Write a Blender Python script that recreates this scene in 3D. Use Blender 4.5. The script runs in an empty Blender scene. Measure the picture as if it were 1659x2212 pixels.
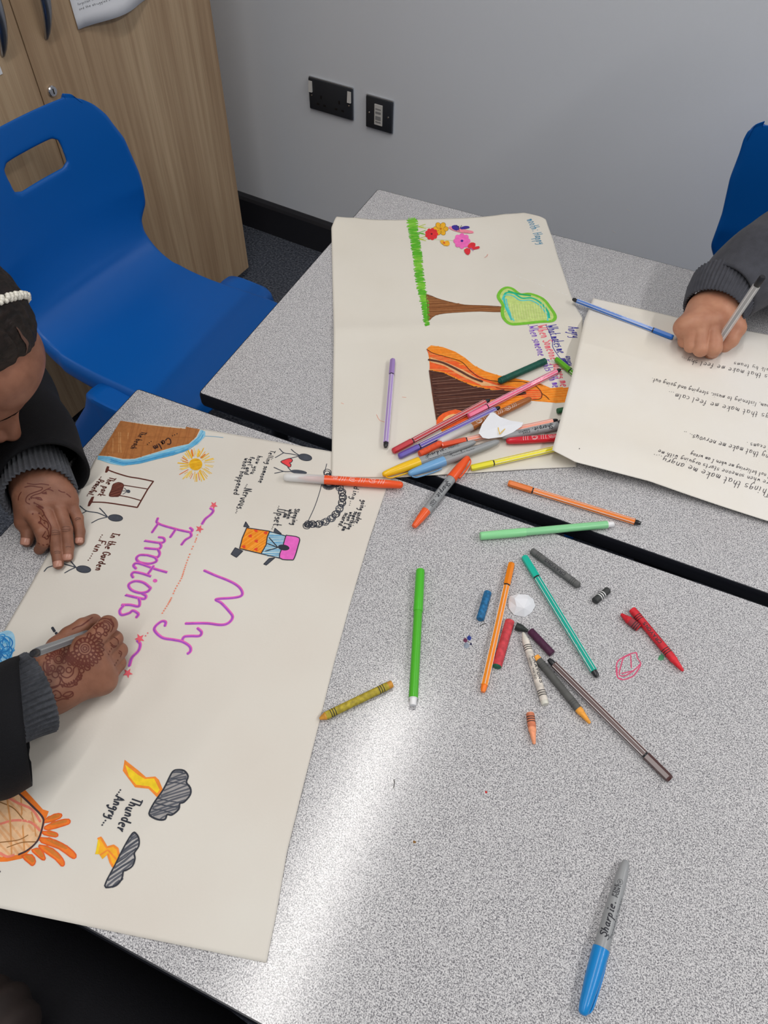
import bpy, bmesh, math, random
import numpy as np
from mathutils import Vector, Matrix
from mathutils.geometry import tessellate_polygon
from mathutils.bvhtree import BVHTree

random.seed(7)
rng = np.random.default_rng(11)
SC = bpy.context.scene
COL = SC.collection
pi = math.pi

# ------------------------------------------------------------------ camera
# world frame: X along the long edge of the tables, Y towards the back wall, Z up, floor at 0
TZ = 0.71                                   # table top height
CAM = np.array([0.52072, -0.56860, 1.41])
RT = np.array([0.91204607, 0.40945933, 0.02269412])
UP = np.array([-0.33909153, 0.72187072, 0.60325749])
FW = np.array([-0.23062719, 0.55789401, -0.79722354])
FPX, CX, CY, IW, IH = 1552.856, 829.5, 1106.0, 1659, 2212
cd = bpy.data.cameras.new('camera')
cam = bpy.data.objects.new('camera', cd)
COL.objects.link(cam)
cam.matrix_world = Matrix(((RT[0], UP[0], -FW[0], CAM[0]), (RT[1], UP[1], -FW[1], CAM[1]),
                           (RT[2], UP[2], -FW[2], CAM[2]), (0, 0, 0, 1)))
cd.sensor_fit = 'HORIZONTAL'
cd.sensor_width = 36.0
cd.lens = 36.0 * FPX / IW
cd.clip_start = 0.02
cd.clip_end = 50
SC.camera = cam

# ------------------------------------------------------------------ world, lights, exposure
SC.view_settings.view_transform = 'Standard'
SC.view_settings.look = 'None'
SC.view_settings.exposure = -0.34
SC.view_settings.gamma = 1.0
SC.view_settings.use_curve_mapping = False
W = bpy.data.worlds.new('room_ambient')
SC.world = W
W.use_nodes = True
W.node_tree.nodes['Background'].inputs[0].default_value = (0.82, 0.90, 1.0, 1)
W.node_tree.nodes['Background'].inputs[1].default_value = 0.36
CEIL = 2.70
LIGHTS = [  # ceiling strip lights: centre x, y, length along y, width, watts
    (0.20, -0.72, 2.5, 0.11, 27.5),
    (2.00, 0.10, 2.3, 0.11, 40.0),  # added lamp, unseen; set close to the back wall to brighten it
    (-1.75, -1.60, 2.5, 0.11, 22.0),
]
for i, (lx, ly, ll, lw, e) in enumerate(LIGHTS):
    ld = bpy.data.lights.new('strip_lamp', 'AREA')
    ld.shape = 'RECTANGLE'; ld.size = lw; ld.size_y = ll; ld.energy = e
    ld.color = (1.0, 0.975, 0.945)
    lo = bpy.data.objects.new('strip_lamp', ld)
    lo.location = (lx, ly, CEIL - 0.075)
    COL.objects.link(lo)

# ------------------------------------------------------------------ helpers
def at(px, py, z):
    """world point on the horizontal plane z seen at photo position px, py"""
    d = FW + (px - CX) / FPX * RT - (py - CY) / FPX * UP
    return CAM + d * ((z - CAM[2]) / d[2])

def s2l(c):
    return tuple((v / 12.92 if v <= 0.04045 else ((v + 0.055) / 1.055) ** 2.4) for v in c)

def rgb(r, g, b):
    return s2l((r / 255., g / 255., b / 255.)) + (1.0,)

MATS = {}
def mat(name, col, rough=0.5, metal=0.0, spec=0.5, bump=0.0, bscale=200.0, var=0.0, vscale=30.0,
        trans=0.0, coat=0.0, stretch=None, sheen=0.0, ior=1.45, alpha=1.0, sss=0.0):
    if name in MATS:
        return MATS[name]
    m = bpy.data.materials.new(name); m.use_nodes = True
    nt = m.node_tree; b = nt.nodes['Principled BSDF']
    b.inputs['Base Color'].default_value = col
    b.inputs['Roughness'].default_value = rough
    b.inputs['Metallic'].default_value = metal
    b.inputs['Specular IOR Level'].default_value = spec
    b.inputs['Transmission Weight'].default_value = trans
    b.inputs['IOR'].default_value = ior
    b.inputs['Coat Weight'].default_value = coat
    b.inputs['Sheen Weight'].default_value = sheen
    b.inputs['Alpha'].default_value = alpha
    if sss:
        b.inputs['Subsurface Weight'].default_value = sss
        b.inputs['Subsurface Radius'].default_value = (0.006, 0.002, 0.001)
        b.inputs['Subsurface Scale'].default_value = 0.6
    if bump or var:
        tc = nt.nodes.new('ShaderNodeTexCoord')
        src = tc.outputs['Object']
        if stretch:
            mp = nt.nodes.new('ShaderNodeMapping'); mp.inputs['Scale'].default_value = stretch
            nt.links.new(src, mp.inputs['Vector']); src = mp.outputs['Vector']
        if bump:
            n = nt.nodes.new('ShaderNodeTexNoise'); n.inputs['Scale'].default_value = bscale
            n.inputs['Detail'].default_value = 3
            bp = nt.nodes.new('ShaderNodeBump'); bp.inputs['Strength'].default_value = bump
            bp.inputs['Distance'].default_value = 0.002
            nt.links.new(src, n.inputs['Vector']); nt.links.new(n.outputs['Fac'], bp.inputs['Height'])
            nt.links.new(bp.outputs['Normal'], b.inputs['Normal'])
        if var:
            n2 = nt.nodes.new('ShaderNodeTexNoise'); n2.inputs['Scale'].default_value = vscale
            n2.inputs['Detail'].default_value = 4
            nt.links.new(src, n2.inputs['Vector'])
            hs = nt.nodes.new('ShaderNodeMixRGB'); hs.blend_type = 'MIX'
            hs.inputs[1].default_value = tuple(min(1, c * (1 - var)) for c in col[:3]) + (1,)
            hs.inputs[2].default_value = tuple(min(1, c * (1 + var)) for c in col[:3]) + (1,)
            rp = nt.nodes.new('ShaderNodeValToRGB')
            rp.color_ramp.elements[0].position = 0.35; rp.color_ramp.elements[1].position = 0.65
            nt.links.new(n2.outputs['Fac'], rp.inputs['Fac'])
            nt.links.new(rp.outputs['Color'], hs.inputs['Fac'])
            nt.links.new(hs.outputs['Color'], b.inputs['Base Color'])
    MATS[name] = m
    return m

def speckle_mat(name, stops, scale, rough, bump=0.0, spec=0.5, detail=2.0, stretch=None, big=0.0, coordscale=1.0):
    """colours picked by a fine noise: laminate, carpet, wax"""
    m = bpy.data.materials.new(name); m.use_nodes = True
    nt = m.node_tree; b = nt.nodes['Principled BSDF']
    b.inputs['Roughness'].default_value = rough
    b.inputs['Specular IOR Level'].default_value = spec
    tc = nt.nodes.new('ShaderNodeTexCoord'); src = tc.outputs['Object']
    if stretch:
        mp = nt.nodes.new('ShaderNodeMapping'); mp.inputs['Scale'].default_value = stretch
        nt.links.new(src, mp.inputs['Vector']); src = mp.outputs['Vector']
    n = nt.nodes.new('ShaderNodeTexNoise'); n.inputs['Scale'].default_value = scale
    n.inputs['Detail'].default_value = detail; n.inputs['Roughness'].default_value = 0.6
    nt.links.new(src, n.inputs['Vector'])
    r = nt.nodes.new('ShaderNodeValToRGB')
    while len(r.color_ramp.elements) < len(stops):
        r.color_ramp.elements.new(0.5)
    for e, (p, c) in zip(r.color_ramp.elements, stops):
        e.position = p; e.color = c
    nt.links.new(n.outputs['Fac'], r.inputs['Fac'])
    nt.links.new(r.outputs['Color'], b.inputs['Base Color'])
    if bump:
        bp = nt.nodes.new('ShaderNodeBump'); bp.inputs['Strength'].default_value = bump
        bp.inputs['Distance'].default_value = 0.002
        nt.links.new(n.outputs['Fac'], bp.inputs['Height'])
        nt.links.new(bp.outputs['Normal'], b.inputs['Normal'])
    MATS[name] = m
    return m

class MB:
    """collects vertices and faces; build() links ONE mesh object"""
    def __init__(self):
        self.v = []; self.f = []; self.mi = []
    def add(self, vs, fs, mi=0):
        o = len(self.v)
        self.v += [tuple(map(float, p)) for p in vs]
        self.f += [tuple(int(i) + o for i in f) for f in fs]
        self.mi += [mi] * len(fs)
        return self
    def box(self, lo, hi, mi=0, bev=0.0):
        x0, y0, z0 = lo; x1, y1, z1 = hi
        if bev:
            b = min(bev, (x1-x0)/2.01, (y1-y0)/2.01, (z1-z0)/2.01)
            bm = bmesh.new(); bmesh.ops.create_cube(bm, size=1.0)
            for v in bm.verts:
                v.co = Vector(((x0+x1)/2 + v.co.x*(x1-x0), (y0+y1)/2 + v.co.y*(y1-y0), (z0+z1)/2 + v.co.z*(z1-z0)))
            bmesh.ops.bevel(bm, geom=bm.edges[:] + bm.verts[:], offset=b, segments=2, profile=0.5, affect='EDGES')
            bm.verts.index_update()
            self.add([v.co[:] for v in bm.verts], [[v.index for v in f.verts] for f in bm.faces], mi)
            bm.free(); return self
        vs = [(x0,y0,z0),(x1,y0,z0),(x1,y1,z0),(x0,y1,z0),(x0,y0,z1),(x1,y0,z1),(x1,y1,z1),(x0,y1,z1)]
        return self.add(vs, [(0,3,2,1),(4,5,6,7),(0,1,5,4),(1,2,6,5),(2,3,7,6),(3,0,4,7)], mi)
    def lathe(self, prof, n=24, mi=0, axis='x', cap=True, hexa=False):
        """profile [(t, r), ...] turned about the x axis"""
        vs = []; fs = []
        for t, r in prof:
            for k in range(n):
                a = 2*pi*k/n + (pi/n if hexa else 0)
                vs.append((t, r*math.cos(a), r*math.sin(a)))
        for i in range(len(prof)-1):
            for k in range(n):
                a = i*n+k; b = i*n+(k+1) % n
                fs.append((a, b, b+n, a+n))
        if cap:
            fs.append(tuple(range(n-1, -1, -1)))
            fs.append(tuple((len(prof)-1)*n + k for k in range(n)))
        if axis == 'z':
            vs = [(-z, y, x) for x, y, z in vs]
        return self.add(vs, fs, mi)
    def grid(self, P, mi=0, wrap_u=False, wrap_v=False):
        """P[i][j] array of points"""
        P = np.asarray(P); nu, nv = P.shape[:2]; fs = []
        for i in range(nu if wrap_u else nu-1):
            for j in range(nv if wrap_v else nv-1):
                i2 = (i+1) % nu; j2 = (j+1) % nv
                fs.append((i*nv+j, i2*nv+j, i2*nv+j2, i*nv+j2))
        return self.add(P.reshape(-1, 3), fs, mi)
    def build(self, name, mats, parent=None, smooth=False, M=None, autosmooth=None):
        me = bpy.data.meshes.new(name)
        me.from_pydata(self.v, [], self.f)
        if not isinstance(mats, (list, tuple)):
            mats = [mats]
        for m in mats:
            me.materials.append(m)
        if len(mats) > 1:
            me.polygons.foreach_set('material_index', self.mi)
        if smooth:
            me.polygons.foreach_set('use_smooth', [True]*len(me.polygons))
        if autosmooth is not None:
            me.polygons.foreach_set('use_smooth', [True]*len(me.polygons))
            me.set_sharp_from_angle(angle=math.radians(autosmooth))
        me.update()
        o = bpy.data.objects.new(name, me); COL.objects.link(o)
        if parent is not None:
            o.parent = parent
        if M is not None:
            o.matrix_world = M
        return o

def empty(name, label, cat, loc=(0, 0, 0), rz=0.0, group=None, M=None):
    o = bpy.data.objects.new(name, None); COL.objects.link(o)
    o.empty_display_size = 0.02
    if M is not None:
        o.matrix_world = M
    else:
        o.location = loc; o.rotation_euler = (0, 0, rz)
    tag(o, label, cat, group)
    return o

def tag(o, label=None, cat=None, group=None, kind=None):
    if label: o['label'] = label
    if cat: o['category'] = cat
    if group: o['group'] = group
    if kind: o['kind'] = kind
    return o

def cr(pts, n=8, closed=False):
    """Catmull-Rom through the points"""
    P = np.asarray(pts, float)
    if len(P) < 3:
        t = np.linspace(0, 1, max(2, n))[:, None]
        return P[0]*(1-t) + P[-1]*t
    if closed:
        Q = np.vstack([P[-1], P, P[0], P[1]])
    else:
        Q = np.vstack([2*P[0]-P[1], P, 2*P[-1]-P[-2]])
    out = []
    for i in range(1, len(Q)-2):
        p0, p1, p2, p3 = Q[i-1:i+3]
        t = np.linspace(0, 1, n, endpoint=False)[:, None]
        out.append(0.5*((2*p1) + (p2-p0)*t + (2*p0-5*p1+4*p2-p3)*t*t + (3*p1-p0-3*p2+p3)*t**3))
    if not closed:
        out.append(P[-1][None])
    return np.vstack(out)

def frames(C):
    C = np.asarray(C, float)
    T = np.gradient(C, axis=0); T /= np.linalg.norm(T, axis=1)[:, None] + 1e-12
    up = np.array([0, 0, 1.0])
    if abs(T[0] @ up) > 0.95: up = np.array([1.0, 0, 0])
    N = [np.cross(np.cross(T[0], up), T[0])]
    N[0] /= np.linalg.norm(N[0])
    for i in range(1, len(C)):
        n = N[-1] - T[i]*(N[-1] @ T[i]); N.append(n/np.linalg.norm(n))
    N = np.array(N); Bn = np.cross(T, N)
    return T, N, Bn

def tube(C, rad, n=12, rib=None, flat=1.0):
    """points of a tube around centre line C with radius per point"""
    C = np.asarray(C, float); T, N, Bn = frames(C)
    rad = np.broadcast_to(np.asarray(rad, float), (len(C),))
    a = np.linspace(0, 2*pi, n, endpoint=False)
    R = rad[:, None]*np.ones(n)[None]
    if rib is not None:
        R = R + rib(a)[None, :]
    return C[:, None] + N[:, None]*(np.cos(a)[None, :, None]*R[..., None]*flat) + Bn[:, None]*(np.sin(a)[None, :, None]*R[..., None])

# ------------------------------------------------------------------ the setting
WALLDIR = math.radians(-5.3)                       # the wall is not quite parallel to the tables
wd = np.array([math.cos(WALLDIR), math.sin(WALLDIR), 0]); wn = np.array([-wd[1], wd[0], 0])
W0 = at(528, 478.5, 0.0)                           # a point where floor and wall meet
MW = Matrix(((wd[0], wn[0], 0, W0[0]), (wd[1], wn[1], 0, W0[1]), (0, 0, 1, 0), (0, 0, 0, 1)))   # wall frame: x along wall, y into it
def onwall(px, py, off=0.0):
    d = FW + (px - CX) / FPX * RT - (py - CY) / FPX * UP
    p = CAM + d * (((W0 - wn*off) - CAM) @ wn / (d @ wn))
    q = p - W0
    return float(q @ wd), float(p[2])

m_wall = mat('wall_paint', rgb(238, 242, 248), 0.55, bump=0.08, bscale=300, spec=0.4)
m_carpet = speckle_mat('carpet', [(0.30, rgb(40, 42, 48)), (0.5, rgb(78, 82, 92)), (0.72, rgb(120, 124, 132))], 160, 0.95, bump=1.0, spec=0.1, detail=6)
m_base = mat('dark_skirting_paint', rgb(43, 43, 48), 0.4, bump=0.05, bscale=80)
m_ceil = mat('ceiling_paint', rgb(235, 235, 232), 0.8, bump=0.1, bscale=120)

o = MB().box((-3.6, -3.6, -0.05), (4.4, 2.4, 0.0)).build('floor', m_carpet); tag(o, kind='structure')
o = MB().box((-2.4, 0, 0), (5.2, 0.12, CEIL)).build('wall_back', m_wall, M=MW); tag(o, kind='structure')
o = MB().box((-1.62, -5.2, 0), (-1.5, 0.0, CEIL)).build('wall_left', m_wall, M=MW); tag(o, kind='structure')
o = MB().box((-1.62, -5.2, CEIL), (5.2, 0.12, CEIL + 0.1)).build('ceiling', m_ceil, M=MW); tag(o, kind='structure')
# skirting with a sloping top edge
prof = [(0.0, 0.0), (-0.018, 0.0), (-0.018, 0.095), (-0.013, 0.104), (-0.004, 0.111), (0.0, 0.111)]
for nm, x0, x1 in (('baseboard_back', -1.5, 5.0),):
    P = [[(x, y, z) for (y, z) in prof] for x in (x0, x1)]
    b = MB().grid(P); b.add([p for p in P[0]], [tuple(range(len(prof)))]); b.add([p for p in P[1]], [tuple(range(len(prof)-1, -1, -1))])
    o = b.build(nm, m_base, M=MW); tag(o, kind='structure')

# ceiling strip lights (fixture bodies around the lamps)
m_fix = mat('white_fixture_metal', rgb(230, 230, 228), 0.4, bump=0.02)
for i, (lx, ly, ll, lw, e) in enumerate(LIGHTS):
    r = empty('ceiling_light', ['long white strip light on the ceiling above the tables', 'added unseen strip light on the ceiling beyond the right chair, brightening the wall',
                                'long white strip light on the ceiling in front of the cupboard'][i], 'ceiling light', (lx, ly, CEIL), group='ceiling strip lights')
    h = 0.07
    b = MB()
    b.box((-lw/2-.02, -ll/2-.02, -h), (-lw/2-.004, ll/2+.02, 0), bev=.004)
    b.box((lw/2+.004, -ll/2-.02, -h), (lw/2+.02, ll/2+.02, 0), bev=.004)
    b.box((-lw/2-.02, -ll/2-.02, -h), (lw/2+.02, -ll/2-.004, 0)); b.box((-lw/2-.02, ll/2+.004, -h), (lw/2+.02, ll/2+.02, 0))
    b.build('housing', m_fix, r)
    MB().box((-lw/2, -ll/2, -h+.012), (lw/2, ll/2, -.01)).build('reflector', m_fix, r)

# ------------------------------------------------------------------ cupboard
m_oak = None
def oak():
    m = bpy.data.materials.new('oak_laminate'); m.use_nodes = True; nt = m.node_tree; b = nt.nodes['Principled BSDF']
    b.inputs['Roughness'].default_value = 0.5; b.inputs['Specular IOR Level'].default_value = 0.3
    tc = nt.nodes.new('ShaderNodeTexCoord')
    def noise(scale, stretch, detail):
        mp = nt.nodes.new('ShaderNodeMapping'); mp.inputs['Scale'].default_value = stretch
        nt.links.new(tc.outputs['Object'], mp.inputs['Vector'])
        n = nt.nodes.new('ShaderNodeTexNoise'); n.inputs['Scale'].default_value = scale; n.inputs['Detail'].default_value = detail
        n.inputs['Distortion'].default_value = 0.3
        nt.links.new(mp.outputs['Vector'], n.inputs['Vector']); return n
    a = noise(9, (1, 1, 0.07), 6); c = noise(70, (1, 1, 0.025), 3); d = noise(260, (1, 1, 0.03), 2)
    r = nt.nodes.new('ShaderNodeValToRGB'); e = r.color_ramp.elements
    e[0].position = 0.33; e[0].color = rgb(186, 156, 124); e[1].position = 0.68; e[1].color = rgb(212, 184, 150)
    nt.links.new(a.outputs['Fac'], r.inputs['Fac'])
    mx = nt.nodes.new('ShaderNodeMixRGB'); mx.blend_type = 'MULTIPLY'; mx.inputs['Fac'].default_value = 0.5
    r2 = nt.nodes.new('ShaderNodeValToRGB'); r2.color_ramp.elements[0].position = 0.35; r2.color_ramp.elements[0].color = (0.62, 0.55, 0.5, 1); r2.color_ramp.elements[1].position = 0.6; r2.color_ramp.elements[1].color = (1, 1, 1, 1)
    nt.links.new(c.outputs['Fac'], r2.inputs['Fac']); nt.links.new(r.outputs['Color'], mx.inputs[1]); nt.links.new(r2.outputs['Color'], mx.inputs[2])
    mx2 = nt.nodes.new('ShaderNodeMixRGB'); mx2.blend_type = 'MULTIPLY'; mx2.inputs['Fac'].default_value = 0.25
    nt.links.new(mx.outputs['Color'], mx2.inputs[1]); nt.links.new(d.outputs['Fac'], mx2.inputs[2])
    nt.links.new(mx2.outputs['Color'], b.inputs['Base Color'])
    MATS['oak'] = m; return m
m_oak = oak()
m_chrome = mat('polished_chrome', (0.75, 0.75, 0.78, 1), 0.12, metal=1.0, bump=0.01)
m_steelblue = mat('brushed_handle_metal', (0.45, 0.47, 0.52, 1), 0.28, metal=1.0, bump=0.03, bscale=400)
m_dark = mat('dark_gap', rgb(40, 32, 26), 0.8, bump=0.05)
m_white_paper = mat('white_paper', rgb(232, 233, 238), 0.8, bump=0.05, bscale=60, spec=0.2)
m_ink_black = mat('black_ink', rgb(44, 44, 52), 0.6, bump=0.02)

# front of the cupboard is square to the wall; local frame: x out of the front (towards the room), y towards the wall, z up
CB = at(158, 925, 0.0)
fx_, fy_ = wd, wn
MC = Matrix(((fx_[0], fy_[0], 0, CB[0]), (fx_[1], fy_[1], 0, CB[1]), (0, 0, 1, 0), (0, 0, 0, 1)))
def oncab(px, py):
    d = FW + (px - CX) / FPX * RT - (py - CY) / FPX * UP
    p = CAM + d * ((CB - CAM) @ fx_ / (d @ fx_)); q = p - CB
    return float(q @ fy_), float(p[2])
ye, _ = oncab(500, 320)            # right-hand edge of the cupboard front
yg, _ = oncab(58, 113)             # gap between the two doors
cab = empty('cupboard', 'tall light oak cupboard with two doors and curved metal handles beside the grey wall', 'cupboard', M=MC)
CH = 1.95; DW = ye - yg - 0.004
b = MB()
b.box((-0.45, yg - DW - .006, 0.07), (-0.0195, ye - .002, CH - .02))
b.build('carcass', m_oak, cab)
MB().box((-0.42, yg - DW, 0.0), (-0.05, ye - .02, 0.069)).build('plinth', m_dark, cab)
MB().box((-0.46, yg - DW - .02, CH - .019), (0.006, ye + .004, CH), bev=.001).build('top_panel', m_oak, cab)
doors = []
for k, (y0, y1) in enumerate(((yg + .0012, ye), (yg - DW, yg - .0012))):
    d = MB().box((-0.018, y0, 0.03), (0.0, y1, CH - .022), bev=.0008).build('door', m_oak, cab); doors.append(d)
    # bow handle: the two lower ends are seen at (100, 82) and (6, 120)
    hy, hz = oncab(*((100, 84), (6, 121))[k])
    zz = np.linspace(0, 1, 17); L = 0.19
    C = [(0.004 + 0.034*math.sin(pi*t)**0.8, hy, hz + t*L) for t in zz]
    w = 0.004 + 0.0085*np.sin(pi*zz)**0.6
    P = []
    for (x, y, z), ww in zip(C, w):
        P.append([(x - .004 + .004*math.cos(a)*1.2, y + ww*math.sin(a), z) for a in np.linspace(0, 2*pi, 10, endpoint=False)])
    hb = MB().grid(P, wrap_v=True); hb.add(P[0], [tuple(range(10))]); hb.add(P[-1], [tuple(range(9, -1, -1))])
    h = hb.build('handle', m_steelblue, d, smooth=True)
ly, lz = oncab(111, 196)
lk = MB().lathe([(0, .0105), (.004, .0105), (.006, .009), (.0062, .0)], 24).build('lock', m_chrome, doors[0], autosmooth=30)
lk.location = (0.0, ly, lz)
MB().box((.0062, ly - .001, lz - .005), (.0068, ly + .001, lz + .005)).build('keyhole', m_dark, doors[0])

# notice taped to the door: sheet with a curled lower edge
y0, z0 = oncab(166, 63); y1, z1 = oncab(300, 4)
pw = 0.21
P = []
for v in np.linspace(0, 1, 16):
    row = []
    for u in np.linspace(0, 1, 12):
        lift = 0.002 + (1-v)**3 * (0.002 + 0.022*math.sin(pi*min(1, u*0.95))**2)
        row.append((lift, y0 + u*pw, z0 + v*0.297 + (1-v)*u*(z1-z0)*pw/max(.05, (y1-y0))*0.25))
    P.append(row)
nr = empty('notice', 'white printed paper notice fixed to the oak cupboard door', 'paper notice', M=MC)
ob = MB().grid(P).build('sheet', m_white_paper, nr, smooth=True)
md = ob.modifiers.new('thickness', 'SOLIDIFY'); md.thickness = 0.0003; md.offset = -1
NOTICE = (P, pw)

# loose white label on the left door, just inside the frame
yy, zz_ = oncab(0, 150)
MB().box((0.0, yy - .03, zz_ - .008), (.0012, yy + .002, zz_ + .008), bev=.0004).build('card_label', m_white_paper, doors[1])

# ------------------------------------------------------------------ socket and cable outlet on the wall
m_slate = mat('slate_plate_plastic', rgb(47, 50, 56), 0.42, bump=0.02, bscale=500)
m_rim = mat('chrome_edge', (0.5, 0.52, 0.55, 1), 0.3, metal=1.0, bump=0.01)
m_ivory = mat('pale_switch_plastic', rgb(222, 220, 216), 0.4, bump=0.01)
m_black = mat('black_plastic', rgb(22, 22, 24), 0.4, bump=0.02)
def plate(name, label, corners, w, h):
    pts = [onwall(*p) for p in corners]
    cxw = sum(p[0] for p in pts)/4; cz = sum(p[1] for p in pts)/4
    r = empty(name, label, 'wall socket' if 'socket' in name else 'wall plate', M=MW @ Matrix.Translation((cxw, 0, cz)))
    MB().box((-w/2 + .0016, -.0105, -h/2 + .0016), (w/2 - .0016, -.002, h/2 - .0016), bev=.003).build('face_plate', m_slate, r, autosmooth=40)
    MB().box((-w/2, -.006, -h/2), (w/2, 0.0, h/2), bev=.0025).build('rim', m_rim, r)
    return r
sk = plate('double_socket', 'black double power socket with two white rocker switches on the grey wall', ((669, 160), (766, 191), (765.5, 263), (670.6, 229)), .146, .086)
for s in (-1, 1):
    rk = MB()
    rk.add([(s*.0635-.0055, -.0105, .006), (s*.0635+.0055, -.0105, .006), (s*.0635+.0055, -.0105, .034), (s*.0635-.0055, -.0105, .034),
            (s*.0635-.0055, -.0155, .006), (s*.0635+.0055, -.0155, .006), (s*.0635+.0055, -.0120, .034), (s*.0635-.0055, -.0120, .034)],
           [(0,1,5,4),(1,2,6,5),(2,3,7,6),(3,0,4,7),(4,5,6,7)])
    rk.build('rocker_switch', m_ivory, sk)
    cxs = s*.030
    for (dx, dz, ww, hh) in ((0, -.002, .005, .009), (-.011, -.022, .008, .005), (.011, -.022, .008, .005)):
        MB().box((cxs+dx-ww/2, -.0112, dz-hh/2), (cxs+dx+ww/2, -.0104, dz+hh/2)).build('pin_slot', m_black, sk)
    sc = MB().lathe([(0, .0022), (.0008, .0018), (.0009, 0)], 12, axis='z').build('screw', m_chrome, sk)
    sc.matrix_local = Matrix.Translation((s*.0615, -.0104, -.003)) @ Matrix.Rotation(pi/2, 4, 'X')
sw = plate('data_outlet', 'black square wall plate with a narrow white module beside the double socket', ((792, 200), (852, 218), (851, 288), (793.3, 272)), .086, .086)
mod = MB().box((-.0125, -.0130, -.027), (.0125, -.0104, .027), bev=.0006).build('outlet_module', m_ivory, sw)
m_greyp = mat('grey_module_plastic', rgb(150, 150, 150), 0.5, bump=0.02)
for z0, z1, c in ((.014, .017, m_greyp), (-.013, -.003, m_greyp), (.0035, .009, m_greyp), (-.020, -.0165, m_greyp)):
    MB().box((-.0085, -.0138, z0), (.0085, -.0129, z1)).build('module_slot', c, mod)
for s in (-1, 1):
    sc = MB().lathe([(0, .0025), (.0008, .002), (.0009, 0)], 12, axis='z').build('screw', m_chrome, sw)
    sc.matrix_local = Matrix.Translation((s*.030, -.0104, 0)) @ Matrix.Rotation(pi/2, 4, 'X')

# ------------------------------------------------------------------ tables
m_lam = speckle_mat('speckled_grey_laminate', [(0.30, rgb(96, 94, 100)), (0.43, rgb(152, 151, 154)), (0.52, rgb(192, 191, 193)), (0.68, rgb(223, 221, 222))], 880, 0.155, bump=0.03, spec=0.5, detail=1.5)
m_edge = mat('black_table_edging', rgb(30, 31, 38), 0.35, bump=0.03, bscale=150)
m_frame = mat('dark_grey_steel_tube', rgb(48, 50, 56), 0.4, metal=0.3, bump=0.03)
TH = 0.026
def rrect(x0, y0, x1, y1, r, n=5):
    pts = []
    for (cx_, cy_, a0) in ((x1-r, y1-r, 0), (x0+r, y1-r, pi/2), (x0+r, y0+r, pi), (x1-r, y0+r, 3*pi/2)):
        for k in range(n+1):
            a = a0 + pi/2*k/n; pts.append((cx_ + r*math.cos(a), cy_ + r*math.sin(a)))
    return pts
def table(label, origin, rz, w, d):
    r = empty('classroom_table', label, 'table', (origin[0], origin[1], 0), rz, group='speckled grey tables pushed together')
    e = 0.0022
    top = rrect(e, e, w-e, d-e, .004)
    n = len(top); b = MB()
    b.add([(x, y, TZ) for x, y in top] + [(x, y, TZ-.006) for x, y in top], [tuple(range(n))] + [(k, (k+1) % n + 0, (k+1) % n + n, k+n)[::-1] for k in range(n)])
    b.build('laminate_top', m_lam, r)
    # edging: rounded profile round the rim
    rings = []
    for off, z in ((e, TZ-.00015), (e*.45, TZ-.0003), (0.0, TZ-.003), (-.0006, TZ-.006), (-.0006, TZ-TH+.008), (.001, TZ-TH+.003), (.006, TZ-TH), (.03, TZ-TH)):
        rings.append([(x, y, z) for x, y in rrect(off, off, w-off, d-off, max(.0035, .006-off))])
    b = MB().grid(rings, wrap_v=True); nn = len(rings[0])
    b.add(rings[-1], [tuple(range(nn))[::-1]])
    b.build('edge_band', m_edge, r, autosmooth=50)
    # welded steel frame
    fr = MB()
    for (a, c) in (((.06, .06), (w-.06, .09)), ((.06, d-.09), (w-.06, d-.06)), ((.06, .06), (.09, d-.06)), ((w-.09, .06), (w-.06, d-.06))):
        fr.box((a[0], a[1], TZ-TH-.03), (c[0], c[1], TZ-TH-.0005), bev=.003)
    fr.build('under_frame', m_frame, r)
    for x in (.075, w-.075):
        for y in (.075, d-.075):
            lg = MB().lathe([(0, .0), (0, .0165), (.012, .0165), (.012, .0125), (TZ-TH-.031, .0125)], 16, axis='z').build('leg', m_frame, r, autosmooth=40)
            lg.location = (x, y, 0.0)
    return r
t1 = table('speckled grey table with black edging nearest the back wall, under the tree drawing', (0, 0), 0, 1.2, .601)
t2rot = math.atan2(.0114, .84)
pA = at(297, 838, TZ); 
t2 = table('speckled grey table nearest the camera, with loose crayons and felt pens', (pA[0] + .565*math.sin(t2rot), pA[1] - .565*math.cos(t2rot)), t2rot, 1.2, .565)

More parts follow.
